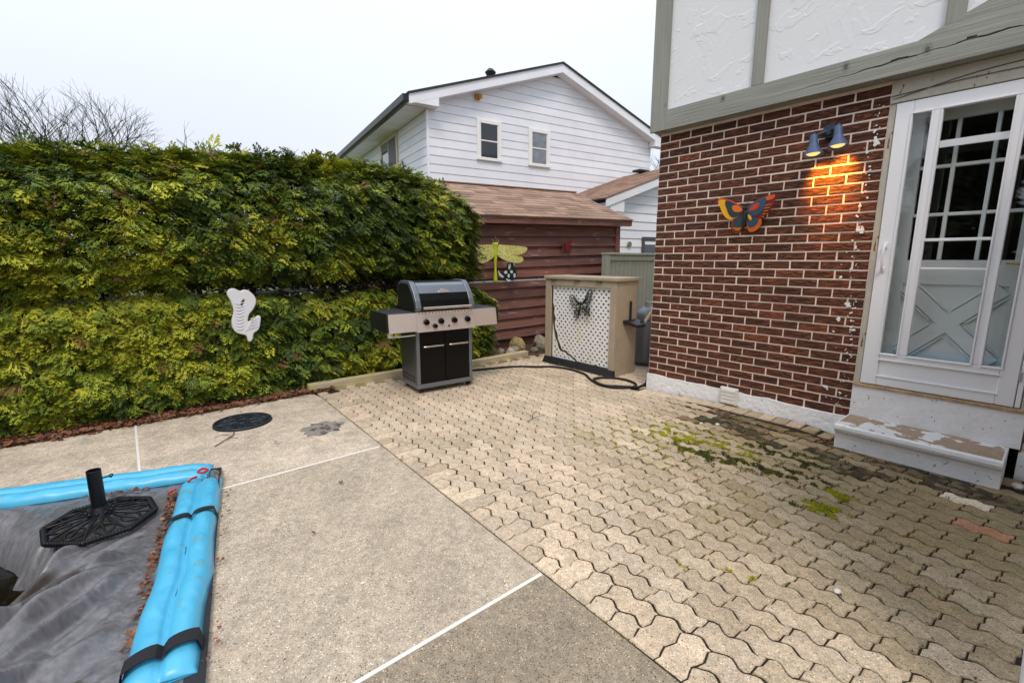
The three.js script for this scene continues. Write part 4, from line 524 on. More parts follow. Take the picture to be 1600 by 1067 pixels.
// ---------------------------------------------------------------- gas grill
{
  const g = tag(group('gas_grill', [-1.665, 0, -1.545], -0.08), 'stainless and black gas grill on casters with two side shelves', 'grill');
  const w = 0.32, d = 0.205;
  mesh('side_panel', rb(-w, -w + 0.02, 0.075, 0.645, -d, d - 0.03, 0.003), sideMetal, g); mesh('side_panel', rb(w - 0.02, w, 0.075, 0.645, -d, d - 0.03, 0.003), sideMetal, g);
  { const sl = []; for (let j = 0; j < 2; j++) for (let i = 0; i < 4; i++) sl.push(rb(-w - 0.003, -w + 0.004, 0.118 + j * 0.036, 0.133 + j * 0.036, -0.17 + i * 0.082, -0.112 + i * 0.082, 0.002)); mesh('vent_slot', sl, blackSatin, g); }
  mesh('back_panel', bx(-w + 0.02, w - 0.02, 0.075, 0.64, -d, -d + 0.012), sideMetal, g); mesh('floor_panel', bx(-w + 0.02, w - 0.02, 0.075, 0.09, -d + 0.012, d - 0.04), sideMetal, g);
  mesh('corner_post', rb(-w - 0.001, -w + 0.034, 0.10, 0.645, d - 0.03, d + 0.004, 0.005), greyMetal, g); mesh('corner_post', rb(w - 0.034, w + 0.001, 0.10, 0.645, d - 0.03, d + 0.004, 0.005), greyMetal, g);
  mesh('base_rail', rb(-w - 0.006, w + 0.006, 0.052, 0.099, -d - 0.004, d + 0.008, 0.008, 2), greyMetal, g);
  for (const s of [-1, 1]) { const x0 = s < 0 ? -w + 0.036 : 0.003, x1 = s < 0 ? -0.003 : w - 0.036; const dr = mesh('cabinet_door', rb(x0, x1, 0.103, 0.642, d - 0.022, d, 0.004), blackGloss, g); const c = (x0 + x1) / 2; mesh('door_handle', [tube([[c - 0.105, 0.49, d], [c - 0.108, 0.49, d + 0.032], [c - 0.09, 0.491, d + 0.04], [c, 0.493, d + 0.043], [c + 0.09, 0.491, d + 0.04], [c + 0.108, 0.49, d + 0.032], [c + 0.105, 0.49, d]], 0.0105, 40, 8)], chrome, dr); }
  for (const [x, z] of [[-0.27, 0.16], [0.29, 0.16], [-0.27, -0.17], [0.27, -0.17]]) { const c = mesh('caster', [cyl(0.030, 0.030, 0.03, 18).rotateZ(Math.PI / 2).translate(x, 0.030, z), rb(x - 0.02, x + 0.02, 0.034, 0.054, z - 0.018, z + 0.018, 0.004)], blackPlastic, g); }
  // firebox and control panel
  mesh('firebox', [hexa([[-w + 0.01, 0.60, -d + 0.01], [-w + 0.01, 0.60, d - 0.03], [w - 0.01, 0.60, d - 0.03], [w - 0.01, 0.60, -d + 0.01]], [[-w - 0.01, 0.85, -d - 0.02], [-w - 0.01, 0.85, d + 0.01], [w + 0.01, 0.85, d + 0.01], [w + 0.01, 0.85, -d - 0.02]])], blackSatin, g);
  const pf = (y) => 0.262 - (y - 0.645) * 0.16; // panel leans back a little
  const panelG = (x0, x1, y0 = 0.646, y1 = 0.842, b = 0.12) => hexa([[x0, y0, b], [x0, y0, pf(y0)], [x1, y0, pf(y0)], [x1, y0, b]], [[x0, y1, b], [x0, y1, pf(y1)], [x1, y1, pf(y1)], [x1, y1, b]]);
  const cp = mesh('control_panel', [panelG(-w - 0.008, w + 0.008)], stainless, g);
  const knob = (x, y, r, m = 'control_knob') => { const z = pf(y); const k = mesh(m, [cyl(r * 1.12, r * 1.02, 0.006, 24).rotateX(Math.PI / 2).translate(x, y, z + 0.004), cyl(r, r * 0.86, 0.024, 24).rotateX(Math.PI / 2).translate(x, y, z + 0.018), rb(x - r * 0.2, x + r * 0.2, y - r * 0.85, y + r * 0.85, z + 0.028, z + 0.036, 0.003)], blackGloss, cp); return k; };
  knob(-0.225, 0.742, 0.029); knob(-0.135, 0.70, 0.023); knob(-0.062, 0.742, 0.029); knob(0.09, 0.742, 0.029); knob(0.245, 0.742, 0.029); mesh('igniter_button', cyl(0.009, 0.008, 0.012, 14).rotateX(Math.PI / 2).translate(0.022, 0.69, pf(0.69) + 0.005), blackGloss, cp);
  { const m = []; for (let i = 0; i < 17; i++) m.push(bx(-0.3 + i * 0.037, -0.288 + i * 0.037, 0.826, 0.833, pf(0.83) - 0.002, pf(0.83) + 0.0018)); mesh('vent_hole', m, blackSatin, cp); const t = []; for (const x of [-0.225, -0.062, 0.09, 0.245]) for (let k = 0; k < 5; k++) { const a = 0.5 + k * 0.55; t.push(bx(x + Math.cos(a) * 0.04 - 0.003, x + Math.cos(a) * 0.04 + 0.003, 0.742 + Math.sin(a) * 0.04 - 0.001, 0.742 + Math.sin(a) * 0.04 + 0.001, pf(0.77) - 0.002, pf(0.742 + Math.sin(a) * 0.04) + 0.0012)); } mesh('dial_mark', t, blackSatin, cp); }
  // side shelves with stainless aprons and black end caps
  for (const s of [-1, 1]) { const a = w + 0.0095, b = 0.615; const X = (x0, x1) => s > 0 ? [x0, x1] : [-x1, -x0];
    const sh = mesh('side_shelf', rb(...X(a, b), 0.822, 0.846, -d - 0.01, 0.215, 0.006), sideMetal, g);
    mesh('shelf_apron', panelG(...X(a, b), 0.66, 0.838, 0.17), stainless, sh); mesh('shelf_end', rb(...X(b + 0.001, b + 0.022), 0.665, 0.848, -d - 0.015, 0.252, 0.008), blackPlastic, sh);
    mesh('shelf_rim', rb(...X(a, b), 0.70, 0.845, -d - 0.022, -d - 0.011, 0.004), blackSatin, sh); }
  mesh('towel_bar', [tube([[-0.55, 0.635, 0.12], [-0.55, 0.612, 0.16], [-0.45, 0.612, 0.2], [-0.33, 0.615, 0.205]], 0.006, 20, 6), rb(-0.575, -0.53, 0.595, 0.665, 0.09, 0.13, 0.006)], vinylWhite, g);
  // lid: arched shell
  const prof = [[0.225, 0.858], [0.242, 0.888], [0.224, 0.952], [0.188, 1.02], [0.126, 1.092], [0.094, 1.12], [0.06, 1.132], [-0.12, 1.134], [-0.17, 1.115], [-0.20, 1.05], [-0.212, 0.95], [-0.214, 0.858]];
  const lidEnd = (x0, x1, k) => { const P = prof.map(([z, y]) => [z * k, (y - 0.858) * k + 0.858]); const e = extr(P, x1 - x0, 0.006); e.rotateY(-Math.PI / 2); e.scale(-1, 1, 1); const idx = e.index; e.translate(x0, 0, 0); return fixWind(e); };
  function fixWind(e) { e = e.index ? e.toNonIndexed() : e; const p = e.attributes.position.array; for (let i = 0; i < p.length; i += 9) for (let k = 0; k < 3; k++) { const t = p[i + 3 + k]; p[i + 3 + k] = p[i + 6 + k]; p[i + 6 + k] = t; } e.computeVertexNormals(); return e; }
  const lid = mesh('lid', [lidEnd(-w + 0.045, w - 0.045, 1.0)], blackSatin, g);
  mesh('lid_end', lidEnd(-w - 0.004, -w + 0.04, 1.03), greyMetal, lid); mesh('lid_end', lidEnd(w - 0.04, w + 0.004, 1.03), greyMetal, lid);
  mesh('lid_side', lidEnd(-w - 0.012, -w - 0.0115, 0.93), blackSatin, lid); mesh('lid_side', lidEnd(w + 0.0115, w + 0.012, 0.93), blackSatin, lid);
  const strip = (i0, i1, out, m, name) => { const v = []; const pts = prof.slice(i0, i1 + 1); const l = []; for (let i = 0; i < pts.length - 1; i++) { const [z0, y0] = pts[i], [z1, y1] = pts[i + 1], nx = (y1 - y0), nz = -(z1 - z0), q = Math.hypot(nx, nz), oz = nx / q * out, oy = nz / q * out; l.push(hexa([[-w + 0.05, y0, z0], [-w + 0.05, y0 + oy, z0 + oz], [w - 0.05, y0 + oy, z0 + oz], [w - 0.05, y0, z0]], [[-w + 0.05, y1, z1], [-w + 0.05, y1 + oy, z1 + oz], [w - 0.05, y1 + oy, z1 + oz], [w - 0.05, y1, z1]])); } mesh(name, l, m, lid); };
  strip(1, 3, 0.009, blackGloss, 'lid_front'); strip(3, 5, 0.0095, mat({ color: 0x8a8f97, metalness: 0.8, roughness: 0.3 }), 'lid_upper_band');
  mesh('lid_handle', [rod([-0.27, 0.885, 0.29], [0.27, 0.885, 0.29], 0.013, 12), rod([-0.25, 0.885, 0.23], [-0.25, 0.885, 0.29], 0.011), rod([0.25, 0.885, 0.23], [0.25, 0.885, 0.29], 0.011)], chrome, lid);
  mesh('badge', [extr([[-0.055, -0.012], [0.055, -0.012], [0.055, 0.012], [0.035, 0.014], [0.025, 0.034], [-0.025, 0.034], [-0.035, 0.014], [-0.055, 0.012]], 0.006, 0.002).rotateX(-0.72).translate(0, 1.035, 0.196)], chrome, lid);
  mesh('hinge_bar', rb(-w + 0.02, w - 0.02, 0.85, 0.9, -d - 0.03, -d - 0.006, 0.006), blackSatin, g);
}
// ---------------------------------------------------------------- storage cabinet with lattice front
{
  const c = tag(group('storage_cabinet', [0.105, 0, -1.11]), 'tan plastic storage cabinet with broken white lattice front', 'cabinet'); const hw = 0.578;
  mesh('back_panel', bx(0.385, 0.40, 0.02, 1.10, -hw, hw), tanPlastic, c);
  mesh('side_panel', rb(0.012, 0.384, 0.0, 1.10, hw - 0.02, hw, 0.004), tanPlastic, c); mesh('side_panel', rb(0.012, 0.384, 0.0, 1.10, -hw, -hw + 0.02, 0.004), tanPlastic, c);
  mesh('floor_panel', bx(0.02, 0.384, 0.02, 0.04, -hw + 0.02, hw - 0.02), tanPlastic, c);
  mesh('front_stile', rb(-0.01, 0.0115, 0.03, 1.10, hw - 0.085, hw, 0.005), tanPlastic, c); mesh('front_stile', rb(-0.01, 0.0115, 0.03, 1.10, -hw, -hw + 0.105, 0.005), tanPlastic, c);
  mesh('front_rail', rb(-0.0095, 0.011, 1.03, 1.10, -hw + 0.105, hw - 0.085, 0.005), tanPlastic, c);
  const lid = mesh('lid', [rb(-0.03, 0.43, 1.112, 1.155, -hw - 0.02, hw + 0.03, 0.010, 2), rb(-0.012, 0.42, 1.102, 1.1125, -hw, hw, 0.003)], tanPlastic, c);
  for (const z of [-0.42, -0.02, 0.33]) mesh('lid_notch', rb(-0.034, 0.0, 1.096, 1.112, z - 0.045, z + 0.045, 0.004), mat({ color: 0x4b4034, roughness: 0.8 }), lid);
  mesh('plinth', hexa([[-0.06, 0.0, -hw], [-0.06, 0, hw + 0.01], [0.01, 0, hw + 0.01], [0.01, 0, -hw]].reverse(), [[-0.012, 0.085, -hw], [-0.012, 0.075, hw + 0.005], [0.01, 0.075, hw + 0.005], [0.01, 0.085, -hw]].reverse()), blackRubber, c);
  // lattice sheet: diagonal grid of small diamond holes, broken along the lower left
  const Lz = -1.11; const inside = (P, x, y) => { let s = false; for (let i = 0, j = P.length - 1; i < P.length; j = i++) { const a = P[i], b = P[j]; if ((a[1] > y) !== (b[1] > y) && x < (b[0] - a[0]) * (y - a[1]) / (b[1] - a[1]) + a[0]) s = !s; } return s; };
  const sheet = (P, seed) => { const r = rng(seed), s = shapeOf(P); const p = 0.0485; for (let j = 0; j < 26; j++) for (let i = 0; i < 26; i++) { const cx = -1.60 + i * p * 0.80 + (j % 2 ? p * 0.40 : 0) * 1, cy = 0.075 + j * p * 0.76; void cx; const x = -1.60 + (i + (j % 2) * 0.5) * 0.0720, y = 0.07 + j * 0.0385; const h = 0.0190; let ok = true; for (const [a, b] of [[h + 0.004, 0], [-h - 0.004, 0], [0, h + 0.002], [0, -h - 0.002]]) if (!inside(P, x + a, y + b)) ok = false; if (!ok) continue; const q = new THREE.Path(); const k = h * (0.9 + r() * 0.2); q.moveTo(x + k, y); q.lineTo(x, y - k * 0.85); q.lineTo(x - k, y); q.lineTo(x, y + k * 0.85); q.closePath(); s.holes.push(q); } const g = new THREE.ExtrudeGeometry(s, { depth: 0.006, bevelEnabled: false }); g.rotateY(-Math.PI / 2); g.translate(0.028, 0, -Lz); return g; };
  const main = [[-1.572, 1.029], [-0.618, 1.029], [-0.618, 0.085], [-0.80, 0.085], [-0.82, 0.10], [-0.86, 0.085], [-1.13, 0.088], [-1.16, 0.12], [-1.20, 0.13], [-1.24, 0.158], [-1.29, 0.165], [-1.31, 0.195], [-1.40, 0.20], [-1.43, 0.255], [-1.475, 0.33], [-1.488, 0.41], [-1.53, 0.47], [-1.535, 0.55], [-1.517, 0.60], [-1.55, 0.66], [-1.545, 0.74], [-1.572, 0.80]];
  const bit = [[-1.574, 0.53], [-1.565, 0.46], [-1.545, 0.40], [-1.53, 0.34], [-1.488, 0.28], [-1.465, 0.21], [-1.43, 0.175], [-1.34, 0.168], [-1.31, 0.138], [-1.25, 0.13], [-1.22, 0.105], [-1.18, 0.095], [-1.165, 0.08], [-1.574, 0.08]];
  const latMat = mat({ map: tex(512, (u, v) => { const a = fbm(u, v, 5, 5, 4, 901), b = fbm(u, v, 40, 40, 2, 902); const y = smooth(0.62, 0.8, a) * 12; return [238 - y * 0.5 + b * 8, 237 - y * 0.6 + b * 8, 234 - y * 1.8 + b * 8]; }, true, 1.0), roughness: 0.55 });
  mesh('lattice_sheet', [sheet(main, 5), sheet(bit, 6)], latMat, c);
}
{ // wire butterfly on the lattice
  const b = tag(group('wire_butterfly', [0.10, 0.66, -1.05]), 'dark wire butterfly hung on the white lattice', 'butterfly'); const rr = 0.0056; const W = (pts, r = rr, cl = false) => tube(pts.map(([z, y]) => [-0.012, y, z]), r, pts.length * 6, 5, cl);
  const wm = mat({ color: 0x34383a, roughness: 0.6, metalness: 0.3 });
  const wing = (s, up, lo) => { const l = [W(up, rr, true), W(lo, rr, true)]; const c = (P) => P.reduce((a, p) => [a[0] + p[0] / P.length, a[1] + p[1] / P.length], [0, 0]); for (const P of [up, lo]) { const m = c(P); for (let i = 1; i < P.length; i++) l.push(W([P[0], [lerp(m[0], P[i][0], 0.5) + 0.006, lerp(m[1], P[i][1], 0.5)], P[i]], 0.0046)); l.push(W(P.map(p => [lerp(m[0], p[0], 0.6), lerp(m[1], p[1], 0.6)]), 0.0046, true)); } return l; };
  mesh('wing', wing(-1, [[-0.01, 0.16], [-0.07, 0.2], [-0.13, 0.26], [-0.19, 0.255], [-0.185, 0.2], [-0.14, 0.13], [-0.07, 0.1]], [[-0.01, 0.12], [-0.08, 0.09], [-0.11, 0.04], [-0.08, -0.01], [-0.04, 0.01]]), wm, b);
  mesh('wing', wing(1, [[0.01, 0.16], [0.06, 0.23], [0.11, 0.33], [0.165, 0.34], [0.16, 0.27], [0.13, 0.18], [0.08, 0.13]], [[0.01, 0.12], [0.08, 0.13], [0.14, 0.12], [0.13, 0.06], [0.15, 0.03], [0.06, 0.05]]), wm, b);
  mesh('body', [rod([-0.015, 0.18, 0.0], [-0.015, 0.02, -0.03], 0.011, 8, 0.006), rod([-0.015, 0.02, -0.03], [-0.012, -0.03, -0.07], 0.005)], wm, b);
}
{ // dustpan hanging on the cabinet side
  const d = tag(group('dustpan', [0.36, 0.60, -0.529]), 'black dustpan hanging on the side of the tan cabinet', 'dustpan');
  mesh('handle', [rb(-0.014, 0.014, 0.05, 0.28, 0.004, 0.022, 0.006, 2)], blackPlastic, d);
  mesh('pan', [hexa([[-0.12, 0.02, 0.004], [-0.05, -0.02, 0.15], [0.10, -0.02, 0.15], [0.14, 0.02, 0.004]], [[-0.13, 0.06, 0.004], [-0.055, 0.015, 0.155], [0.105, 0.015, 0.155], [0.15, 0.06, 0.004]])], blackPlastic, d);
}
{ // grey tank, pale pole and blue bin beside the house corner
  const t = tag(group('gas_cylinder', [1.0, 0, -0.72]), 'grey metal cylinder half hidden behind the brick corner', 'cylinder');
  mesh('shell', new THREE.LatheGeometry([[0, 0.03], [0.17, 0.03], [0.19, 0.07], [0.19, 0.62], [0.15, 0.72], [0.06, 0.76], [0, 0.765]].map(p => new THREE.Vector2(...p)), 28), greyMetal, t, false); mesh('foot_ring', new THREE.CylinderGeometry(0.15, 0.15, 0.05, 24, 1, true).translate(0, 0.02, 0), mat({ color: 0x6b6f73, side: THREE.DoubleSide }), t); mesh('valve', [cyl(0.03, 0.03, 0.07, 12).translate(0, 0.79, 0), rod([0, 0.8, 0], [0.08, 0.81, 0], 0.014)], galv, t);
  const p = tag(group('broom_handle', [0.48, 0, -0.42]), 'pale wooden pole leaning beside the tan cabinet', 'pole'); mesh('stick', rod([0.02, 0.62, 0.0], [0.36, 0.92, 0.0], 0.018, 10), mat({ color: 0xc9b892, roughness: 0.6 }), p); mesh('bracket', rod([-0.05, 0.64, 0], [0.12, 0.64, 0], 0.008, 6), blackPlastic, p);
  const b = tag(group('blue_bucket', [0.78, 0, -0.32]), 'small blue bucket in the dark corner by the brick wall', 'bucket'); mesh('pail', new THREE.LatheGeometry([[0, 0.005], [0.09, 0.005], [0.12, 0.24], [0.125, 0.245], [0.115, 0.245], [0.088, 0.012], [0, 0.012]].map(q => new THREE.Vector2(...q)), 24), mat({ color: 0x1f49a8, roughness: 0.4 }), b, false); mesh('bail', tube([[-0.12, 0.23, 0], [-0.1, 0.3, 0.05], [0, 0.33, 0.07], [0.1, 0.3, 0.05], [0.12, 0.23, 0]], 0.003, 20, 5), galv, b);
}
{ // hose
  const P = [[-1.0, -1.83], [-0.7, -1.74], [-0.487, -1.67], [-0.25, -1.458], [-0.098, -1.331], [-0.04, -1.12], [-0.077, -0.825], [-0.215, -0.612], [-0.311, -0.393], [-0.306, -0.233], [-0.188, -0.135], [-0.055, -0.116], [0.028, -0.175], [0.079, -0.333], [0.027, -0.495], [-0.08, -0.584], [-0.204, -0.568], [-0.294, -0.46], [-0.325, -0.31], [-0.215, -0.16], [-0.08, -0.072], [0.11, -0.10], [0.30, -0.2]];
  const pts = P.map(([x, z], i) => [x, 0.0125 + gh(x, z) + (i >= 16 && i <= 19 ? 0.012 : 0), z]); pts.push([0.37, 0.06, -0.21], [0.39, 0.3, -0.16], [0.40, 0.42, -0.06]);
  const h = tag(group('garden_hose', [0, 0, 0]), 'black hose looped on the pavers before the cabinet', 'hose'); mesh('hose_line', tube(pts, 0.0135, 220, 8), blackRubber, h); mesh('tap', [rod([0.40, 0.45, 0.004], [0.40, 0.45, -0.09], 0.014), rod([0.40, 0.46, -0.07], [0.40, 0.40, -0.07], 0.016), cyl(0.03, 0.03, 0.008, 10).rotateX(Math.PI / 2).translate(0.40, 0.485, -0.07)], mat({ color: 0xa88a4a, metalness: 0.9, roughness: 0.4 }), h);
}
// ---------------------------------------------------------------- wall lamp
{
  const l = tag(group('wall_lamp', [0, 2.30, 1.462]), 'blue-grey twin spot lamp glowing orange on the brick wall', 'lamp');
  const blue = mat({ color: 0x4d5f80, roughness: 0.55, metalness: 0.2 });
  mesh('base_plate', [cyl(0.055, 0.048, 0.035, 24).rotateZ(Math.PI / 2).translate(-0.022, 0, 0), cyl(0.03, 0.03, 0.03, 16).rotateZ(Math.PI / 2).translate(-0.045, 0, 0)], mat({ color: 0x2b3545, roughness: 0.5 }), l);
  for (const s of [-1, 1]) {
    const topP = V(-0.10, s < 0 ? -0.035 : -0.002, s < 0 ? -0.082 : 0.072), rimP = V(-0.118, s < 0 ? -0.172 : -0.162, s < 0 ? -0.066 : 0.090);
    const dir = rimP.clone().sub(topP).normalize(), q = new THREE.Quaternion().setFromUnitVectors(V(0, -1, 0), dir);
    const prof = [[0.0, 0.012], [0.022, 0.010], [0.027, 0.0], [0.028, -0.05], [0.034, -0.075], [0.05, -0.105], [0.066, -0.132], [0.069, -0.142], [0.066, -0.142], [0.047, -0.105], [0.03, -0.075], [0.02, -0.05]].map(p => new THREE.Vector2(...p));
    const shade = new THREE.LatheGeometry(prof, 28); shade.applyQuaternion(q); shade.translate(topP.x, topP.y, topP.z);
    const sm = mesh('lamp_shade', shade, blue, l, false);
    mesh('swivel_arm', [rod([-0.05, -0.002, s * 0.01], [topP.x + 0.012, topP.y + 0.004, topP.z - s * 0.01], 0.011), new THREE.SphereGeometry(0.016, 12, 8).translate(topP.x, topP.y + 0.012, topP.z)], mat({ color: 0x2b3545, roughness: 0.5 }), l);
    const bulb = new THREE.SphereGeometry(0.048, 20, 12); bulb.scale(1, 0.5, 1); bulb.applyQuaternion(q); const bp = topP.clone().addScaledVector(dir, 0.118); bulb.translate(bp.x, bp.y, bp.z);
    mesh('bulb', bulb, mat({ color: 0x201408, emissive: lin(1.0, 0.66, 0.22), emissiveIntensity: 1.15, roughness: 0.4 }), sm, false);
    const sp = new THREE.SpotLight(lin(1.0, 0.36, 0.035), 2.7, 3, 0.68, 1.0, 2); const lp = topP.clone().addScaledVector(dir, 0.148); sp.position.copy(lp); sp.target.position.copy(lp.clone().addScaledVector(dir, 0.5).add(V(0.46, 0, -s * 0.06 + 0.03))); sp.castShadow = true; sp.shadow.radius = 1.5; l.add(sp, sp.target);
  }
}
// ---------------------------------------------------------------- ornaments
const bend = (g, zc, k) => { const p = g.attributes.position; for (let i = 0; i < p.count; i++) p.setX(i, p.getX(i) - k * Math.pow(Math.abs(p.getZ(i) - zc), 1.3)); g.computeVertexNormals(); return g; };
const plate = (pts, depth, x, zc, k) => { let g = extr(pts, depth, 0.0015, true); g.rotateY(-Math.PI / 2); g.translate(x, 0, 0); g = clean(g); return bend(g, zc, k); };
{
  const Y = 1.72, Z = 0.893, b = tag(group('metal_butterfly', [0, Y, Z]), 'orange, yellow and navy metal butterfly on the brick wall', 'butterfly');
  const L = (P) => P.map(([z, y]) => [z - Z, y - Y]); const pl = (name, P, x, color, par, d = 0.003) => mesh(name, [plate(L(P), d, x, 0, 0.22)], mat({ color, roughness: 0.45, metalness: 0.15 }), par);
  const lf = [[0.885, 1.775], [0.83, 1.825], [0.745, 1.872], [0.663, 1.886], [0.685, 1.81], [0.72, 1.745], [0.765, 1.708], [0.82, 1.715]], rf = [[0.905, 1.775], [0.95, 1.83], [1.03, 1.862], [1.137, 1.876], [1.125, 1.80], [1.085, 1.735], [1.03, 1.702], [0.96, 1.72]];
  const ll = [[0.885, 1.745], [0.82, 1.722], [0.785, 1.67], [0.79, 1.615], [0.845, 1.583], [0.878, 1.63]], rl = [[0.905, 1.745], [0.97, 1.735], [1.02, 1.715], [1.037, 1.65], [0.985, 1.595], [0.925, 1.612]];
  const sc = (P, c, k) => P.map(([z, y]) => [lerp(c[0], z, k), lerp(c[1], y, k)]);
  const a = pl('forewing', lf, -0.03, 0xd2500e, b); pl('yellow_band', sc(lf, [0.80, 1.775], 0.92).map(([z, y]) => [z - 0.004, y - 0.006]), -0.034, 0xf0b112, a); pl('navy_field', [[0.885, 1.775], [0.83, 1.82], [0.75, 1.862], [0.725, 1.85], [0.745, 1.79], [0.775, 1.735], [0.82, 1.722]], -0.038, 0x2c3f4a, a); pl('orange_spot', [[0.87, 1.775], [0.835, 1.812], [0.79, 1.815], [0.80, 1.775], [0.84, 1.762]], -0.042, 0xe8731a, a);
  const c = pl('forewing', rf, -0.03, 0x7d1c10, b); pl('orange_tip', [[1.06, 1.862], [1.13, 1.872], [1.12, 1.845], [1.065, 1.838]], -0.035, 0xe25a12, c); pl('navy_field', [[0.905, 1.775], [0.95, 1.822], [1.02, 1.852], [1.062, 1.856], [1.06, 1.80], [1.03, 1.745], [0.99, 1.722], [0.95, 1.73]], -0.036, 0x2f5068, c); pl('orange_spot', [[0.93, 1.775], [0.965, 1.812], [1.01, 1.818], [1.0, 1.785], [0.955, 1.763]], -0.040, 0xc8421a, c); { const st = []; for (let i = 0; i < 5; i++) st.push(rod([-0.066, 0.075 - i * 0.022, 0.17 - i * 0.004], [-0.078, 0.082 - i * 0.024, 0.222 - i * 0.012], 0.0025, 5)); mesh('wing_stripe', st, mat({ color: 0xd9a03a }), c); }
  const d = pl('hindwing', ll, -0.025, 0x8c2f12, b); pl('navy_field', sc(ll, [0.845, 1.68], 0.72).map(([z, y]) => [z, y + 0.012]), -0.029, 0x33434c, d); pl('gold_edge', [[0.80, 1.63], [0.845, 1.605], [0.868, 1.63], [0.84, 1.628]], -0.032, 0xb5791d, d);
  const e = pl('hindwing', rl, -0.025, 0xd0600f, b); pl('navy_field', sc(rl, [0.955, 1.69], 0.72).map(([z, y]) => [z - 0.008, y + 0.012]), -0.029, 0x2f4a60, e); pl('yellow_spot', [[0.92, 1.735], [0.945, 1.72], [0.95, 1.69], [0.93, 1.70]], -0.033, 0xf2b21b, e);
  mesh('body', [(() => { const g = new THREE.SphereGeometry(1, 14, 12); g.scale(0.014, 0.085, 0.016); g.translate(-0.04, -0.02, 0); return g; })(), new THREE.SphereGeometry(0.018, 12, 8).translate(-0.042, 0.07, 0), rod([-0.045, 0.08, 0.005], [-0.055, 0.12, 0.03], 0.002, 5), rod([-0.045, 0.08, -0.005], [-0.055, 0.12, -0.03], 0.002, 5)], mat({ color: 0x17191d, roughness: 0.5 }), b);
}
{ // red butterfly on the shed
  const b = tag(group('red_butterfly', [1.60, 1.58, -2.80], -0.0664), 'small dark red butterfly on the shed wall', 'butterfly'); const m = mat({ color: 0x6c0f14, roughness: 0.4 });
  for (const s of [-1, 1]) { const P = [[0, 0.01], [0.03, 0.05], [0.085, 0.10], [0.095, 0.06], [0.07, 0.0], [0.085, -0.05], [0.07, -0.10], [0.035, -0.08], [0, -0.03]].map(([x, y]) => [x * s * 1.2, y * 1.2]); let g = clean(extr(P, 0.003, 0.001, true)); const p = g.attributes.position; for (let i = 0; i < p.count; i++) p.setZ(i, p.getZ(i) + Math.abs(p.getX(i)) * 0.45); g.computeVertexNormals(); mesh('wing', g, m, b); }
  mesh('body', rod([0, 0.06, 0.008], [0, -0.06, 0.008], 0.007, 8, 0.005), mat({ color: 0x4a0c10 }), b);
}
{ // dragonfly standing on the rail
  const d = tag(group('dragonfly_ornament', [0.055, 1.03, -2.72]), 'lime green metal dragonfly standing on the pipe rail', 'dragonfly'); const lime = mat({ color: 0xb9c81c, roughness: 0.4 });
  mesh('body', new THREE.LatheGeometry([[0.0, 0.0], [0.026, 0.0], [0.03, 0.03], [0.018, 0.18], [0.017, 0.25], [0.03, 0.38], [0.036, 0.46], [0.034, 0.53], [0.046, 0.545], [0.046, 0.57], [0, 0.575]].map(p => new THREE.Vector2(...p)), 18), lime, d, false);
  const wm = mat({ map: tex(512, (u, v) => { const s = fbm(u, v, 60, 60, 2, 921), b = fbm(u, v, 5, 5, 3, 922); return s > 0.66 ? [120, 112, 40] : [196 + b * 24, 194 + b * 24, 92 + b * 60]; }, true, 0.5), roughness: 0.5, side: THREE.DoubleSide });
  const wings = [[[0.03, 0.53], [0.15, 0.54], [0.35, 0.53], [0.52, 0.515], [0.545, 0.48], [0.50, 0.435], [0.38, 0.40], [0.2, 0.40], [0.03, 0.43]], [[0.03, 0.44], [0.15, 0.43], [0.30, 0.39], [0.44, 0.37], [0.475, 0.325], [0.42, 0.285], [0.30, 0.285], [0.16, 0.32], [0.06, 0.37]]];
  for (const s of [-1, 1]) wings.forEach((P, k) => { let g = clean(extr(P.map(([x, y]) => [x * s * (s < 0 ? 0.8 : 1), y]), 0.003, 0.0015, true)); g.translate(0, 0, k * 0.006 + 0.004); const p = g.attributes.position; for (let i = 0; i < p.count; i++) p.setZ(i, p.getZ(i) + Math.abs(p.getX(i)) * 0.15); g.computeVertexNormals(); mesh('wing', g, wm, d); });
  mesh('antenna', [tube([[-0.02, 0.57, 0.01], [-0.05, 0.60, 0.02], [-0.075, 0.625, 0.02]], 0.003, 10, 5), tube([[0.02, 0.57, 0.01], [0.045, 0.59, 0.02], [0.05, 0.62, 0.02]], 0.003, 10, 5), tube([[-0.01, 0.57, 0.02], [0.0, 0.625, 0.03], [-0.03, 0.655, 0.03]], 0.0025, 10, 5)], mat({ color: 0xc8cdb0, metalness: 0.5, roughness: 0.4 }), d);
}
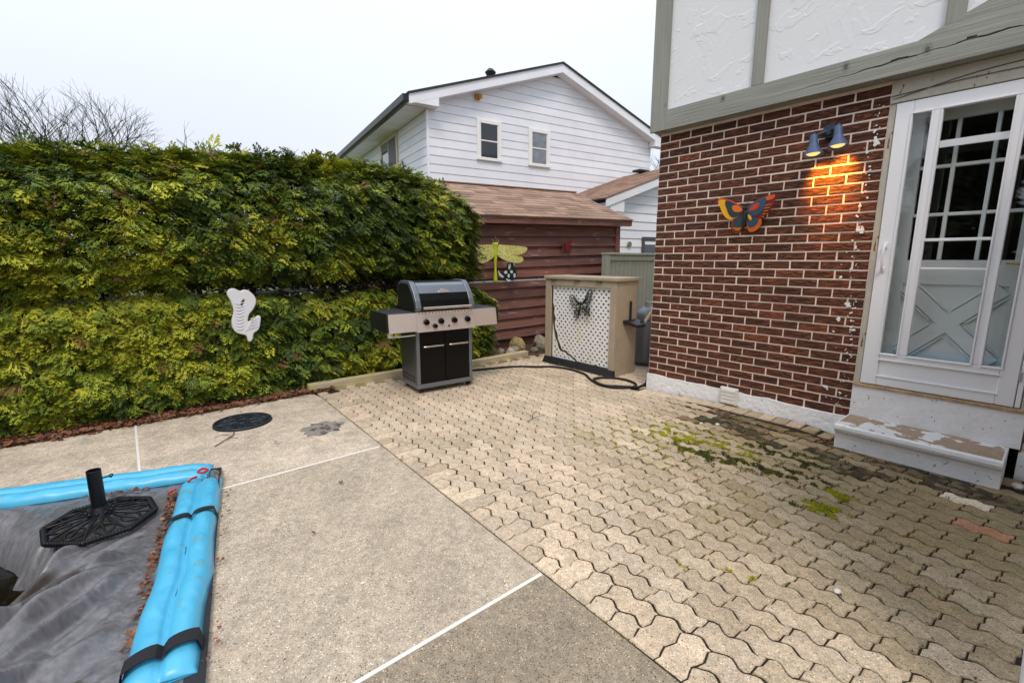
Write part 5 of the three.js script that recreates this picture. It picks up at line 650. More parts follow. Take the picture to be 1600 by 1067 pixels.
{ // black and white butterfly on the rail
  const b = tag(group('spotted_butterfly', [0.30, 1.045, -2.715]), 'black butterfly with white wing spots on the pipe rail', 'butterfly'); const bk = mat({ color: 0x10181c, roughness: 0.5 }), wh = mat({ color: 0xc6d2d6, roughness: 0.5 });
  const base = mesh('wings', [clean(extr([[-0.20, 0.15], [-0.13, 0.13], [-0.06, 0.15], [-0.02, 0.24], [0.05, 0.27], [0.09, 0.25], [0.13, 0.18], [0.16, 0.10], [0.13, 0.03], [0.06, 0.0], [-0.02, 0.03], [-0.10, 0.05], [-0.17, 0.09]], 0.004, 0.0015, true))], bk, b);
  for (const P of [[[-0.2, 0.155], [-0.16, 0.11], [-0.10, 0.065], [-0.12, 0.05], [-0.18, 0.085]], [[-0.09, 0.13], [-0.04, 0.15], [-0.03, 0.115], [-0.07, 0.105]], [[0.0, 0.24], [0.04, 0.25], [0.03, 0.19], [0.0, 0.17]], [[0.03, 0.145], [0.07, 0.15], [0.08, 0.115], [0.04, 0.115]], [[-0.01, 0.10], [0.02, 0.09], [0.01, 0.045], [-0.02, 0.06]], [[-0.05, 0.03], [0.0, 0.015], [0.05, 0.0], [-0.02, -0.01]], [[0.10, 0.10], [0.13, 0.10], [0.13, 0.05], [0.10, 0.05]], [[0.09, 0.27], [0.12, 0.30], [0.125, 0.23], [0.10, 0.22]]]) { const g = clean(extr(P, 0.003, 0.001, true)); g.translate(0, 0, 0.0062); mesh('white_spot', g, wh, base); }
  mesh('body', rod([-0.02, 0.18, 0.012], [0.05, 0.04, 0.012], 0.008, 8, 0.005), bk, b);
}
{ // white swan plaque in the hedge
  const s = tag(group('swan_ornament', [-3.35, 0.60, -2.2]), 'white plastic swan ornament stuck in the hedge', 'ornament'); const X = -3.35, Y = 0.60; const P = [[-3.427, 1.089], [-3.372, 1.062], [-3.33, 1.072], [-3.29, 1.05], [-3.254, 0.984], [-3.279, 0.909], [-3.325, 0.85], [-3.338, 0.775], [-3.285, 0.79], [-3.233, 0.822], [-3.235, 0.77], [-3.254, 0.708], [-3.30, 0.67], [-3.312, 0.62], [-3.335, 0.602], [-3.352, 0.66], [-3.432, 0.70], [-3.453, 0.79], [-3.428, 0.885], [-3.442, 0.978], [-3.466, 1.054]].map(([x, y]) => [x - X, y - Y]);
  const sh = shapeOf(P, true); const h = new THREE.Path(); h.absellipse(-0.008, 0.362, 0.023, 0.046, 0, Math.PI * 2, false, -0.45); sh.holes.push(h);
  const wm = mat({ color: 0xe4e3e8, roughness: 0.45 }); const body = mesh('body', extr(sh, 0.03, 0.010, false, 4), wm, s);
  const rd = []; for (let i = 0; i < 9; i++) { const y = 0.115 + i * 0.03, w = 0.05; rd.push(tube([[-0.088 + i * 0.002, y + 0.01, 0.041], [-0.05, y, 0.0455], [-0.022 + i * 0.003, y + 0.012, 0.041]], 0.0035, 10, 5)); } for (let i = 0; i < 5; i++) rd.push(tube([[-0.01 + i * 0.012, 0.10 + i * 0.016, 0.041], [0.05, 0.125 + i * 0.022, 0.0455], [0.10, 0.13 + i * 0.02, 0.041]], 0.0032, 10, 5)); mesh('feather_ridge', rd, wm, body);
}
// ---------------------------------------------------------------- curb timbers, rocks, dried plant
{
  const tm = mat({ map: tex([512, 128], (u, v) => { const g = fbm(u, v, 5, 40, 4, 931), b = fbm(u, v, 6, 4, 3, 932), m = fbm(u, v, 8, 5, 4, 933); return [186 + g * 40 - b * 30, 170 + g * 38 - b * 26 + (m > 0.6 ? 6 : 0), 142 + g * 34 - b * 24 - (m > 0.6 ? 22 : 0)]; }, true, [1.2, 0.3]), bumpMap: shedBump, bumpScale: 0.003, roughness: 0.95 });
  const T = (a, b, h, label) => { const d = V(b[0] - a[0], 0, b[1] - a[1]), L = d.length(), g = rb(0, L, -0.06, h, -0.045, 0.045, 0.008, 2); const o = mesh('curb_timber', g, tm, scene); o.rotation.y = Math.atan2(-d.z, d.x); o.position.set(a[0], 0, a[1]); tag(o, label, 'curb', 'edging timbers'); };
  T([-2.83, -2.20], [-1.46, -2.19], 0.078, 'long weathered edging timber between hedge and grill'); T([-1.44, -2.06], [0.16, -2.14], 0.07, 'shorter edging timber between grill and cabinet');
  const r = rng(941); const rockM = [[150, 138, 120], [176, 164, 148], [120, 112, 100], [158, 140, 96]].map((c, i) => mat({ map: tex(128, (u, v) => { const a = fbm(u, v, 10, 10, 4, 950 + i); return c.map(q => q * (0.7 + a * 0.6)); }, true, 0.2), bumpMap: tex(128, (u, v) => fbm(u, v, 12, 12, 4, 950 + i), false, 0.2), bumpScale: 0.01, roughness: 0.95 }));
  const rock = (x, z, a, b, c, m, label) => { const g = new THREE.IcosahedronGeometry(1, 3), p = g.attributes.position, s = r() * 50; for (let i = 0; i < p.count; i++) { const X = p.getX(i), Y = p.getY(i), Z = p.getZ(i), k = 0.72 + 0.5 * N2(X * 1.6 + s + 9, Y * 1.6 + Z * 1.1 + s, 61) + 0.12 * N2(X * 5 + s, Z * 5 + Y * 4 + s, 62); p.setXYZ(i, X * k * a, Y * k * b, Z * k * c); } g.computeVertexNormals(); const o = mesh('garden_rock', g, rockM[m], scene); o.position.set(x, b * 0.55 - 0.03, z); o.rotation.y = r() * 6; tag(o, label, 'rock', 'rocks along the shed'); };
  rock(-0.02, -2.28, 0.075, 0.09, 0.06, 1, 'round pale shell-like rock behind the short timber'); rock(-0.12, -2.62, 0.06, 0.05, 0.06, 0, 'small rounded rock against the shed, leftmost'); rock(0.02, -2.55, 0.05, 0.06, 0.05, 1, 'small pink-grey rock above the pale round one'); rock(0.38, -2.60, 0.14, 0.13, 0.09, 3, 'yellow-green pointed rock in the middle of the row'); rock(0.22, -2.48, 0.09, 0.07, 0.07, 0, 'tan rock beside the dried plant'); rock(0.86, -2.60, 0.2, 0.12, 0.1, 0, 'large flat grey rock beside the cabinet'); rock(0.70, -2.40, 0.1, 0.06, 0.08, 2, 'low dark rock near the cabinet foot'); rock(0.52, -2.36, 0.07, 0.05, 0.06, 2, 'little dark rock in front of the row');
  // dried rosette plant
  const pl = tag(group('dried_plant', [-0.28, -0.03, -2.40]), 'dried grey-green plant behind the short timber', 'plant'); const l = []; for (let i = 0; i < 90; i++) { const a = r() * 6.28, e = 0.1 + r() * 1.0, L = 0.06 + r() * 0.1, x = (r() - 0.5) * 0.3, z = (r() - 0.5) * 0.16, g = new THREE.ConeGeometry(0.009, L, 4); g.scale(1, 1, 0.4); g.translate(0, L / 2, 0); g.rotateZ(-(1.4 - e)); g.rotateY(a); g.translate(x, 0.01 + r() * 0.05, z); l.push(g); } mesh('leaves', l, mat({ color: 0x9c9476, roughness: 0.9 }), pl); mesh('stalk', [tube([[-0.1, 0, 0], [-0.13, 0.1, 0], [-0.12, 0.2, 0.02]], 0.006, 8, 5), tube([[0.05, 0, 0], [0.08, 0.1, 0], [0.02, 0.17, 0.02]], 0.006, 8, 5)], mat({ color: 0x8d7a62 }), pl);
}
// ---------------------------------------------------------------- pool: cover, water, water bags, parasol foot
const creases = (() => { const r = rng(505), l = []; for (let i = 0; i < 150; i++) { const x = -4.15 - r() * 1.5, z = -0.7 + r() * 2.6, a = -0.80 + (r() - 0.5) * 0.7, L = 0.12 + r() * 0.5; l.push([x, z, Math.cos(a), Math.sin(a), L, 0.016 + r() * 0.028, (0.005 + r() * 0.020) * (r() < 0.8 ? 1 : -0.35), (r() - 0.5) * 0.5]); } return l; })();
const creaseY = (x, z) => { let y = 0; for (const [cx, cz, c, s, L, w, h, k] of creases) { const dx = x - cx, dz = z - cz, u = dx * c + dz * s; if (u > L || u < -L) continue; const v = -dx * s + dz * c - k * u * u; if (v > 4 * w || v < -4 * w) continue; const e = 1 - (u / L) ** 2; y += h * e * Math.exp(-v * v / (w * w) * (v > 0 ? 2.2 : 0.7)); } return y; };
const dR = [-0.166, 0.986], dL = [-0.944, -0.33], K0 = [-3.84, -0.625];
const coverY = (x, z) => { // cover height from position
  const ux = x - K0[0], uz = z - K0[1], det = dR[0] * dL[1] - dR[1] * dL[0], a = (ux * dL[1] - uz * dL[0]) / det, b = (dR[0] * uz - dR[1] * ux) / det;
  const be = lerp(0.76, 0.56, smooth(0.4, 0.85, a)); let y = 0.014 - 0.48 * smooth(0, 0.42, b - be) * smooth(0.2, 0.6, a) * (1 - 0.9 * smooth(0.95, 1.35, a));
  const q = x * 0.72 + z * 0.69, p = x * 0.69 - z * 0.72; const wob = (N2(x * 2 + 20, z * 2 + 20, 71) - 0.5) * 0.5;
  const f1 = N2(q * 8 + wob * 3 + 30, p * 1.0 + 30, 72), f2 = N2(q * 20 + wob * 5 + 30, p * 2.6 + 30, 73), f3 = N2(x * 30 + 40, z * 30 + 40, 74); const rd = (f) => 1 - Math.abs(f * 2 - 1);
  const edge = smooth(0.27, 0.42, b) * smooth(0.1, 0.3, a), base = clamp(1.25 - 1.5 * Math.exp(-((x + 4.413) ** 2 + (z + 0.265) ** 2) / 0.12));
  y += edge * base * (Math.pow(rd(f1), 3) * 0.03 + creaseY(x, z) * 2.3 + f3 * 0.002 - 0.004);
  y += 0.055 * Math.exp(-(((x + 3.885) ** 2) / 0.0012 + ((z + 0.44) ** 2) / 0.02)); y += (1 - edge) * 0.008 * N2(x * 14 + 20, z * 14 + 20, 75);
  return y;
};
{
  const na = 330, nb = 240, g = new THREE.PlaneGeometry(1, 1, nb, na), p = g.attributes.position; let k = 0;
  for (let i = 0; i <= na; i++) for (let j = 0; j <= nb; j++) { const a = (i / na) * 2.0 + Math.pow(i / na, 6) * 1.4, b = (j / nb) * 1.2 + Math.pow(j / nb, 6) * 2.0; const x = K0[0] + dR[0] * a + dL[0] * b, z = K0[1] + dR[1] * a + dL[1] * b; p.setXYZ(k++, x, coverY(x, z), z); }
  g.computeVertexNormals();
  { const n = g.attributes.normal; if (n.getY(5000) < 0) { g.index.array.reverse(); g.computeVertexNormals(); } }
  const c = tag(group('pool_cover'), 'wrinkled grey pool cover sagging into dark water', 'cover');
  const cm = phys({ map: tex(512, (u, v) => { const a = fbm(u, v, 6, 6, 5, 961), b = fbm(u, v, 100, 100, 2, 962), d = smooth(0.68, 0.74, fbm(u, v, 5, 5, 4, 963)); const k = 0.85 + b * 0.3; return [lerp(92 + a * 22, 60, d) * k, lerp(91 + a * 22, 53, d) * k, lerp(94 + a * 22, 45, d) * k]; }, true, 1.2), roughness: 0.32, side: THREE.DoubleSide, clearcoat: 0.5, clearcoatRoughness: 0.25, bumpMap: tex(512, (u, v) => { const w = fbm(u, v, 6, 6, 3, 965) * 0.2; return fbm(u + w, v - w, 24, 8, 4, 964); }, false, 0.7), bumpScale: 0.003 });
  { const uv = g.attributes.uv, q = g.attributes.position; for (let i = 0; i < q.count; i++) uv.setXY(i, q.getX(i), q.getZ(i)); } mesh('sheet', g, cm, c, false);
  const strip = []; for (let i = 0; i < 70; i++) { const a0 = i / 70 * 3.2, a1 = (i + 1) / 70 * 3.2; const P = (a, b, o) => { const x = K0[0] + dR[0] * a + dL[0] * b, z = K0[1] + dR[1] * a + dL[1] * b; return [x, coverY(x, z) + o, z]; }; strip.push(hexa([P(a0, 0.055, -0.003), P(a1, 0.055, -0.003), P(a1, -0.006, -0.006), P(a0, -0.006, -0.006)].reverse(), [P(a0, 0.055, 0.004), P(a1, 0.055, 0.004), P(a1, -0.006, 0.008), P(a0, -0.006, 0.008)].reverse())); }
  mesh('edge_binding', strip, mat({ color: 0x23242a, roughness: 0.75 }), c);
  const w = new THREE.PlaneGeometry(5, 6); w.rotateX(-Math.PI / 2); w.translate(-7.15, -0.15, 1.6); struct(mesh('pool_water', w, phys({ color: 0x120c07, roughness: 0.06, ior: 1.33 }), scene), 'dark brown pool water');
  struct(mesh('pool_basin', [bx(-9.6, -4.6, -0.29, -0.25, -1.4, 4.6)], mat({ color: 0x1c1a17 }), scene), 'dark pool basin');
}
function waterBag(A, B, w, h, seed, o = {}) { // double chamber bag with a welded seam along the middle
  const n = 110, m = 32, pos = [], idx = []; const d = [B[0] - A[0], B[1] - A[1]], L = Math.hypot(...d), t = [d[0] / L, d[1] / L], nrm = [-t[1], t[0]];
  for (let i = 0; i <= n; i++) { const s = i / n, fill = Math.pow(clamp(Math.min(s * L, (1 - s) * L) / 0.12), 0.5), fl = 0.25 + 0.75 * fill; for (let j = 0; j < m; j++) { const a = j / m, top = a < 0.5, u = top ? a * 4 - 1 : 3 - a * 4; const l = Math.sqrt(Math.max(0, 1 - (2 * Math.abs(u) - 1) ** 2)); const N = N2(s * L * 9 + seed, u * 2 + seed, 81) - 0.5, N3 = N2(s * L * 26 + seed, u * 5 + seed, 82) - 0.5; const wr = (0.014 * N + 0.006 * N3) * l; let y = top ? 0.012 + h * fl * (0.42 * (1 - u * u * u * u) + 0.58 * l) + wr : 0.004; if (o.flat) y = top ? 0.012 + h * (0.5 + 0.5 * l * (0.6 + N)) : 0.004; const off = u * w / 2 * (1 + 0.03 * N) + (N2(s * L * 3 + seed, 3, 83) - 0.5) * 0.03; pos.push(A[0] + d[0] * s + nrm[0] * off, y + 0.012, A[1] + d[1] * s + nrm[1] * off); } }
  for (let i = 0; i < n; i++) for (let j = 0; j < m; j++) { const a = i * m + j, b = i * m + (j + 1) % m, c = a + m, e = b + m; idx.push(a, b, c, b, e, c); }
  for (const i of [0, n]) for (let j = 1; j < m - 1; j++) { const a = i * m; i ? idx.push(a, a + j, a + j + 1) : idx.push(a, a + j + 1, a + j); }
  const g = new THREE.BufferGeometry(); g.setAttribute('position', new THREE.Float32BufferAttribute(pos, 3)); g.setIndex(idx); g.computeVertexNormals(); return g;
}
{
  const blue = phys({ map: tex(512, (u, v) => { const a = fbm(u, v, 6, 6, 4, 971), b = fbm(u, v, 40, 40, 3, 972), s = smooth(0.66, 0.72, fbm(u, v, 8, 8, 5, 973)); return [lerp(70 + a * 24, 120, s * 0.4), lerp(176 + a * 20, 160, s * 0.5), lerp(222 + a * 16, 170, s * 0.5) - b * 8]; }, true, 0.8), roughness: 0.38, clearcoat: 0.25, clearcoatRoughness: 0.3 });
  const blackS = mat({ color: 0x1b1c22, roughness: 0.8 }), seam = mat({ color: 0x7fb4bd, roughness: 0.7 }), seamD = mat({ color: 0x1d5b86, roughness: 0.7 });
  const bag = (A, B, w, h, seed, label, o) => { const r = rng(seed); const q = tag(group('water_bag', [A[0], 0, A[1]]), label, 'water bag', 'blue water bags round the pool'); const b = [B[0] - A[0], B[1] - A[1]]; const body = mesh('bag', waterBag([0, 0], b, w, h, seed, o), blue, q); return q; };
  const A = [-3.965, -0.47], B = [-4.245, 1.075];
  const bR = bag(A, B, 0.215, 0.056, 7, 'blue water bag running down the right pool edge');
  { const d = [B[0] - A[0], B[1] - A[1]]; const on = (s, y) => [d[0] * s, y, d[1] * s]; mesh('seam', tube([on(0.1, 0.046), on(0.3, 0.0465), on(0.5, 0.0465), on(0.75, 0.0465), on(0.95, 0.044)].map((p, i) => [p[0] + [0, 0.004, -0.003, 0.004, 0][i], p[1], p[2]]), 0.0035, 60, 5), seam, bR); mesh('seam_mark', [rod(on(0.5, 0.0485), on(0.585, 0.0485), 0.0035, 5), rod(on(0.60, 0.0485), on(0.66, 0.0485), 0.003, 5), rod(on(0.70, 0.0485), on(0.73, 0.0485), 0.003, 5)], seamD, bR); }
  const strapOver = (s, par, A, B, w, hh, wd, nm = 'strap') => { const d = [B[0] - A[0], B[1] - A[1]], L = Math.hypot(...d), t = [d[0] / L, d[1] / L], n = [-t[1], t[0]], l = []; const pts = []; for (let i = 0; i <= 16; i++) { const u = i / 16 * 2 - 1; pts.push([d[0] * s + n[0] * u * w / 2 * 1.06 + t[0] * 0.03 * u, Math.abs(u) > 0.99 ? 0.012 : hh * (0.55 + 0.45 * Math.sqrt(1 - (2 * Math.abs(u) - 1) ** 2)) * (0.8 + 0.2 * (1 - Math.abs(u))) + 0.03, d[1] * s + n[1] * u * w / 2 * 1.06 + t[1] * 0.03 * u]); } for (let i = 0; i < 16; i++) { const p = pts[i], q = pts[i + 1]; const o = (P, k, y) => [P[0] + t[0] * k, P[1] + y, P[2] + t[1] * k]; l.push(hexa([o(p, -wd, -0.002), o(q, -wd, -0.002), o(q, wd, -0.002), o(p, wd, -0.002)], [o(p, -wd, 0.002), o(q, -wd, 0.002), o(q, wd, 0.002), o(p, wd, 0.002)])); } mesh(nm, l, blackS, par); };
  strapOver(0.33, bR, A, B, 0.21, 0.066, 0.016); strapOver(0.94, bR, A, B, 0.215, 0.066, 0.03);
  { const red = mat({ color: 0xc01f1c, roughness: 0.5 }); const q = (x, z) => [x - A[0], z - A[1]]; const loop = (x, z, rx, rz) => { const [a, b] = q(x, z); return tube([[a - rx, 0.082, b], [a, 0.09, b - rz], [a + rx, 0.082, b], [a, 0.078, b + rz]], 0.007, 30, 6, true); }; for (const cg of [loop(-3.945, -0.50, 0.026, 0.018), tube([[...q(-3.985, -0.42)].flatMap((v, i) => i ? [0.085, v] : [v]), [...q(-4.01, -0.40)].flatMap((v, i) => i ? [0.09, v] : [v]), [...q(-4.03, -0.385)].flatMap((v, i) => i ? [0.082, v] : [v])], 0.007, 12, 6), tube([[...q(-4.09, -0.38)].flatMap((v, i) => i ? [0.06, v] : [v]), [...q(-4.13, -0.36)].flatMap((v, i) => i ? [0.055, v] : [v])], 0.006, 8, 6)]) mesh('red_cord', cg, red, bR); }
  const bL = bag([-3.90, -0.605], [-5.6, -1.16], 0.22, 0.05, 9, 'flat blue water bag along the far pool edge'); strapOver(0.5, bL, [-3.90, -0.605], [-5.6, -1.16], 0.1, 0.02, 0.008, 'weld');
  bag([-4.265, 1.17], [-4.53, 2.7], 0.205, 0.062, 12, 'next blue water bag starting at the lower picture edge');
}
// parasol foot
{
  const u = tag(group('parasol_base', [-4.413, 0.028, -0.265], 0.12), 'black cast parasol base with an empty upright tube on the pool cover', 'parasol base'); const bm = mat({ color: 0x17191d, roughness: 0.38, metalness: 0.3 });
  const R = 0.225, oct = []; for (let i = 0; i < 8; i++) { const a = i / 8 * Math.PI * 2 + Math.PI / 8; oct.push([Math.cos(a) * R, 0.018, Math.sin(a) * R]); }
  const rim = []; for (let i = 0; i < 8; i++) { const a = oct[i], b = oct[(i + 1) % 8]; rim.push(rod(a, b, 0.0125, 8), new THREE.SphereGeometry(0.0135, 8, 6).translate(...a)); const n = 13; for (let k = 0; k < n; k++) { const t = (k + 0.5) / n, x = lerp(a[0], b[0], t), z = lerp(a[2], b[2], t), dx = b[0] - a[0], dz = b[2] - a[2], g = new THREE.TorusGeometry(0.0128, 0.0032, 5, 10); g.rotateY(Math.atan2(dx, dz)); g.rotateX(0); g.translate(x, 0.018, z); rim.push(g); } }
  mesh('rope_rim', rim, bm, u);
  const H = (rr) => 0.02 + 0.04 * (1 - rr / R);
  for (let i = 0; i < 8; i++) { const a = i / 8 * Math.PI * 2 + Math.PI / 8, c = Math.cos(a), s = Math.sin(a); const P = (rr, o) => { const aa = a + o; return [Math.cos(aa) * rr, H(rr), Math.sin(aa) * rr]; }; mesh('scroll_spoke', [tube([P(0.045, 0), P(0.1, 0.08), P(0.16, 0.05), P(0.22, 0)], 0.007, 16, 6), tube([P(0.05, 0.2), P(0.09, 0.45), P(0.15, 0.42), P(0.205, 0.39)], 0.0065, 16, 6), tube([P(0.11, 0.39), P(0.15, 0.12), P(0.195, 0.39), P(0.15, 0.66)], 0.006, 24, 6, true)], bm, u); }
  mesh('hub', [cyl(0.06, 0.052, 0.022, 24).translate(0, 0.058, 0), cyl(0.05, 0.036, 0.03, 24).translate(0, 0.082, 0), ...Array.from({ length: 10 }, (_, i) => new THREE.SphereGeometry(0.009, 8, 6).translate(Math.cos(i * 0.628) * 0.052, 0.07, Math.sin(i * 0.628) * 0.052))], bm, u);
  const pole = mesh('pole', new THREE.LatheGeometry([[0.024, 0.07], [0.03, 0.07], [0.03, 0.285], [0.0285, 0.288], [0.026, 0.285], [0.026, 0.09]].map(p => new THREE.Vector2(...p)), 24), bm, u, false);
  mesh('clamp_screw', [rod([0.028, 0.235, 0.0], [0.058, 0.24, 0.012], 0.0035, 6), (() => { const g = new THREE.TorusGeometry(0.006, 0.003, 5, 10); g.translate(0.063, 0.243, 0.013); return g; })(), new THREE.SphereGeometry(0.0055, 6, 5).translate(0.061, 0.236, 0.013)], bm, pole);
}
// round rubber mat
{
  const m = tag(group('round_mat', [-3.545, 0, -1.575], 0.2), 'round black rubber mat with scrolled relief on the concrete', 'mat'); const R = 0.222;
  mesh('disc', [cyl(R, R - 0.004, 0.012, 48).translate(0, 0.007, 0)], mat({ color: 0x101216, roughness: 0.6 }), m);
  const rel = mat({ color: 0x2a333d, roughness: 0.35 }); mesh('rim', [new THREE.TorusGeometry(R - 0.012, 0.009, 8, 60).rotateX(Math.PI / 2).scale(1, 0.7, 1).translate(0, 0.014, 0), new THREE.TorusGeometry(0.05, 0.006, 6, 30).rotateX(Math.PI / 2).translate(0, 0.013, 0)], rel, m);
  for (let i = 0; i < 8; i++) { const a = i / 8 * 6.283; const P = (r, o) => [Math.cos(a + o) * r, 0.0145, Math.sin(a + o) * r]; mesh('scroll', [tube([P(0.05, 0), P(0.1, 0.22), P(0.15, 0.0), P(0.2, 0.2)], 0.0065, 18, 5), tube([P(0.09, 0.5), P(0.13, 0.3), P(0.175, 0.5), P(0.14, 0.68)], 0.006, 18, 5, true), (() => { const g = new THREE.SphereGeometry(1, 8, 6); g.scale(0.026, 0.006, 0.012); g.rotateY(-(a + 0.25)); g.translate(Math.cos(a + 0.25) * 0.165, 0.0145, Math.sin(a + 0.25) * 0.165); return g; })()], rel, m); }
}
// ---------------------------------------------------------------- leaves, moss, twigs, pebbles
{
  const r = rng(611);
  function leafGeo(seed) { const q = rng(seed), n = 9, P = []; for (let i = 0; i < n; i++) { const a = i / n * Math.PI * 2; const k = (i % 2 ? 1 : 0.62) * (0.8 + q() * 0.4); P.push([Math.cos(a) * k, (q() - 0.3) * 0.45, Math.sin(a) * k * 0.75]); } const v = []; for (let i = 0; i < n; i++) { v.push(0, 0, 0, ...P[(i + 1) % n], ...P[i]); } const g = new THREE.BufferGeometry(); g.setAttribute('position', new THREE.Float32BufferAttribute(v, 3)); g.computeVertexNormals(); g.setAttribute('uv', new THREE.BufferAttribute(new Float32Array(v.length / 3 * 2), 2)); return g; }
  const lm = mat({ color: 0xffffff, roughness: 0.8, side: THREE.DoubleSide }); const items = [];
  const pal = [[0.20, 0.085, 0.04], [0.14, 0.06, 0.03], [0.26, 0.13, 0.07], [0.09, 0.045, 0.028], [0.3, 0.10, 0.04]];
  const add = (x, y, z, s) => items.push([x, y, z, s]);
  for (let i = 0; i < 4200; i++) { const x = -5.6 + r() * 3.0, e = -2.07 + 0.035 * (N2(x * 4 + 9, 3, 91) - 0.5); const z = e - Math.pow(r(), 1.1) * 0.3 + (r() < 0.06 ? 0.05 : 0); add(x, -0.02 + r() * 0.035 + (z > -2.14 ? 0.015 : 0), z, 0.014 + r() * 0.02); }
  for (let i = 0; i < 500; i++) add(-2.7 + r() * 2.7, 0.0 + r() * 0.02 - 0.02, -2.27 - r() * 0.5, 0.012 + r() * 0.018);
  for (let i = 0; i < 60; i++) { const x = -1.4 + r() * 1.5; add(x, 0.008, -2.0 + (r() - 0.5) * 0.06 - 0.03 * x, 0.01 + r() * 0.012); }
  for (let i = 0; i < 46; i++) add(0.06 + (r() - 0.7) * 0.07, 0.008 + r() * 0.01, -1.6 + r() * 1.1, 0.01 + r() * 0.012);
  for (let i = 0; i < 170; i++) { const t = Math.pow(r(), 1.4), x = lerp(-4.085, -4.30, t) - r() * 0.04, z = lerp(-0.42, 0.85, t); add(x, coverY(x, z) + 0.008 + r() * 0.01, z, 0.008 + r() * 0.012); }
  for (let i = 0; i < 40; i++) { const x = -4.5 + r() * 0.3, z = -0.6 + r() * 0.1 - (x + 4.2) * -0.33; add(x, coverY(x, z) + 0.01, z, 0.008 + r() * 0.01); }
  for (let i = 0; i < 30; i++) { const t = r(), x = lerp(-3.86, -4.13, t) + (r() - 0.3) * 0.05, z = lerp(-0.3, 1.15, t); add(x, 0.022, z, 0.007 + r() * 0.008); }
  for (let i = 0; i < 22; i++) add(-0.33 + r() * 0.12, 0.012, 1.70 + r() * 0.08, 0.01 + r() * 0.014);
  for (const [x, z] of [[-3.52, -1.80], [-2.86, -0.02], [-2.84, -0.05], [-2.87, -1.52], [-2.8, -1.75], [-1.5, 0.35], [-2.3, -0.9], [-3.3, 0.05], [-3.6, 0.5], [-3.45, -0.9]]) add(x, 0.016 + (x === -3.52 ? 0.014 : 0), z, 0.013 + r() * 0.008);
  const vs = [0, 1, 2].map(i => leafGeo(620 + i)), c = new THREE.Color(), m4 = new THREE.Matrix4();
  const lg = new THREE.Group(); lg.name = 'fallen_leaves'; lg.userData.kind = 'stuff'; tag(lg, 'brown fallen leaves along the hedge and pool edge', 'leaves'); scene.add(lg);
  vs.forEach((g, v) => { const sub = items.filter((_, i) => i % 3 === v), im = new THREE.InstancedMesh(g, lm, sub.length); sub.forEach(([x, y, z, s], i) => { m4.compose(V(x, y, z), new THREE.Quaternion().setFromEuler(new THREE.Euler((r() - 0.5) * 0.9, r() * 6.28, (r() - 0.5) * 0.9)), V(s, s, s)); im.setMatrixAt(i, m4); const p = pal[Math.floor(r() * 5)], b = 0.7 + r() * 0.6; im.setColorAt(i, c.setRGB(p[0] * b, p[1] * b, p[2] * b)); }); im.name = 'leaf'; im.userData.kind = 'stuff'; im.frustumCulled = false; lg.add(im); });
}
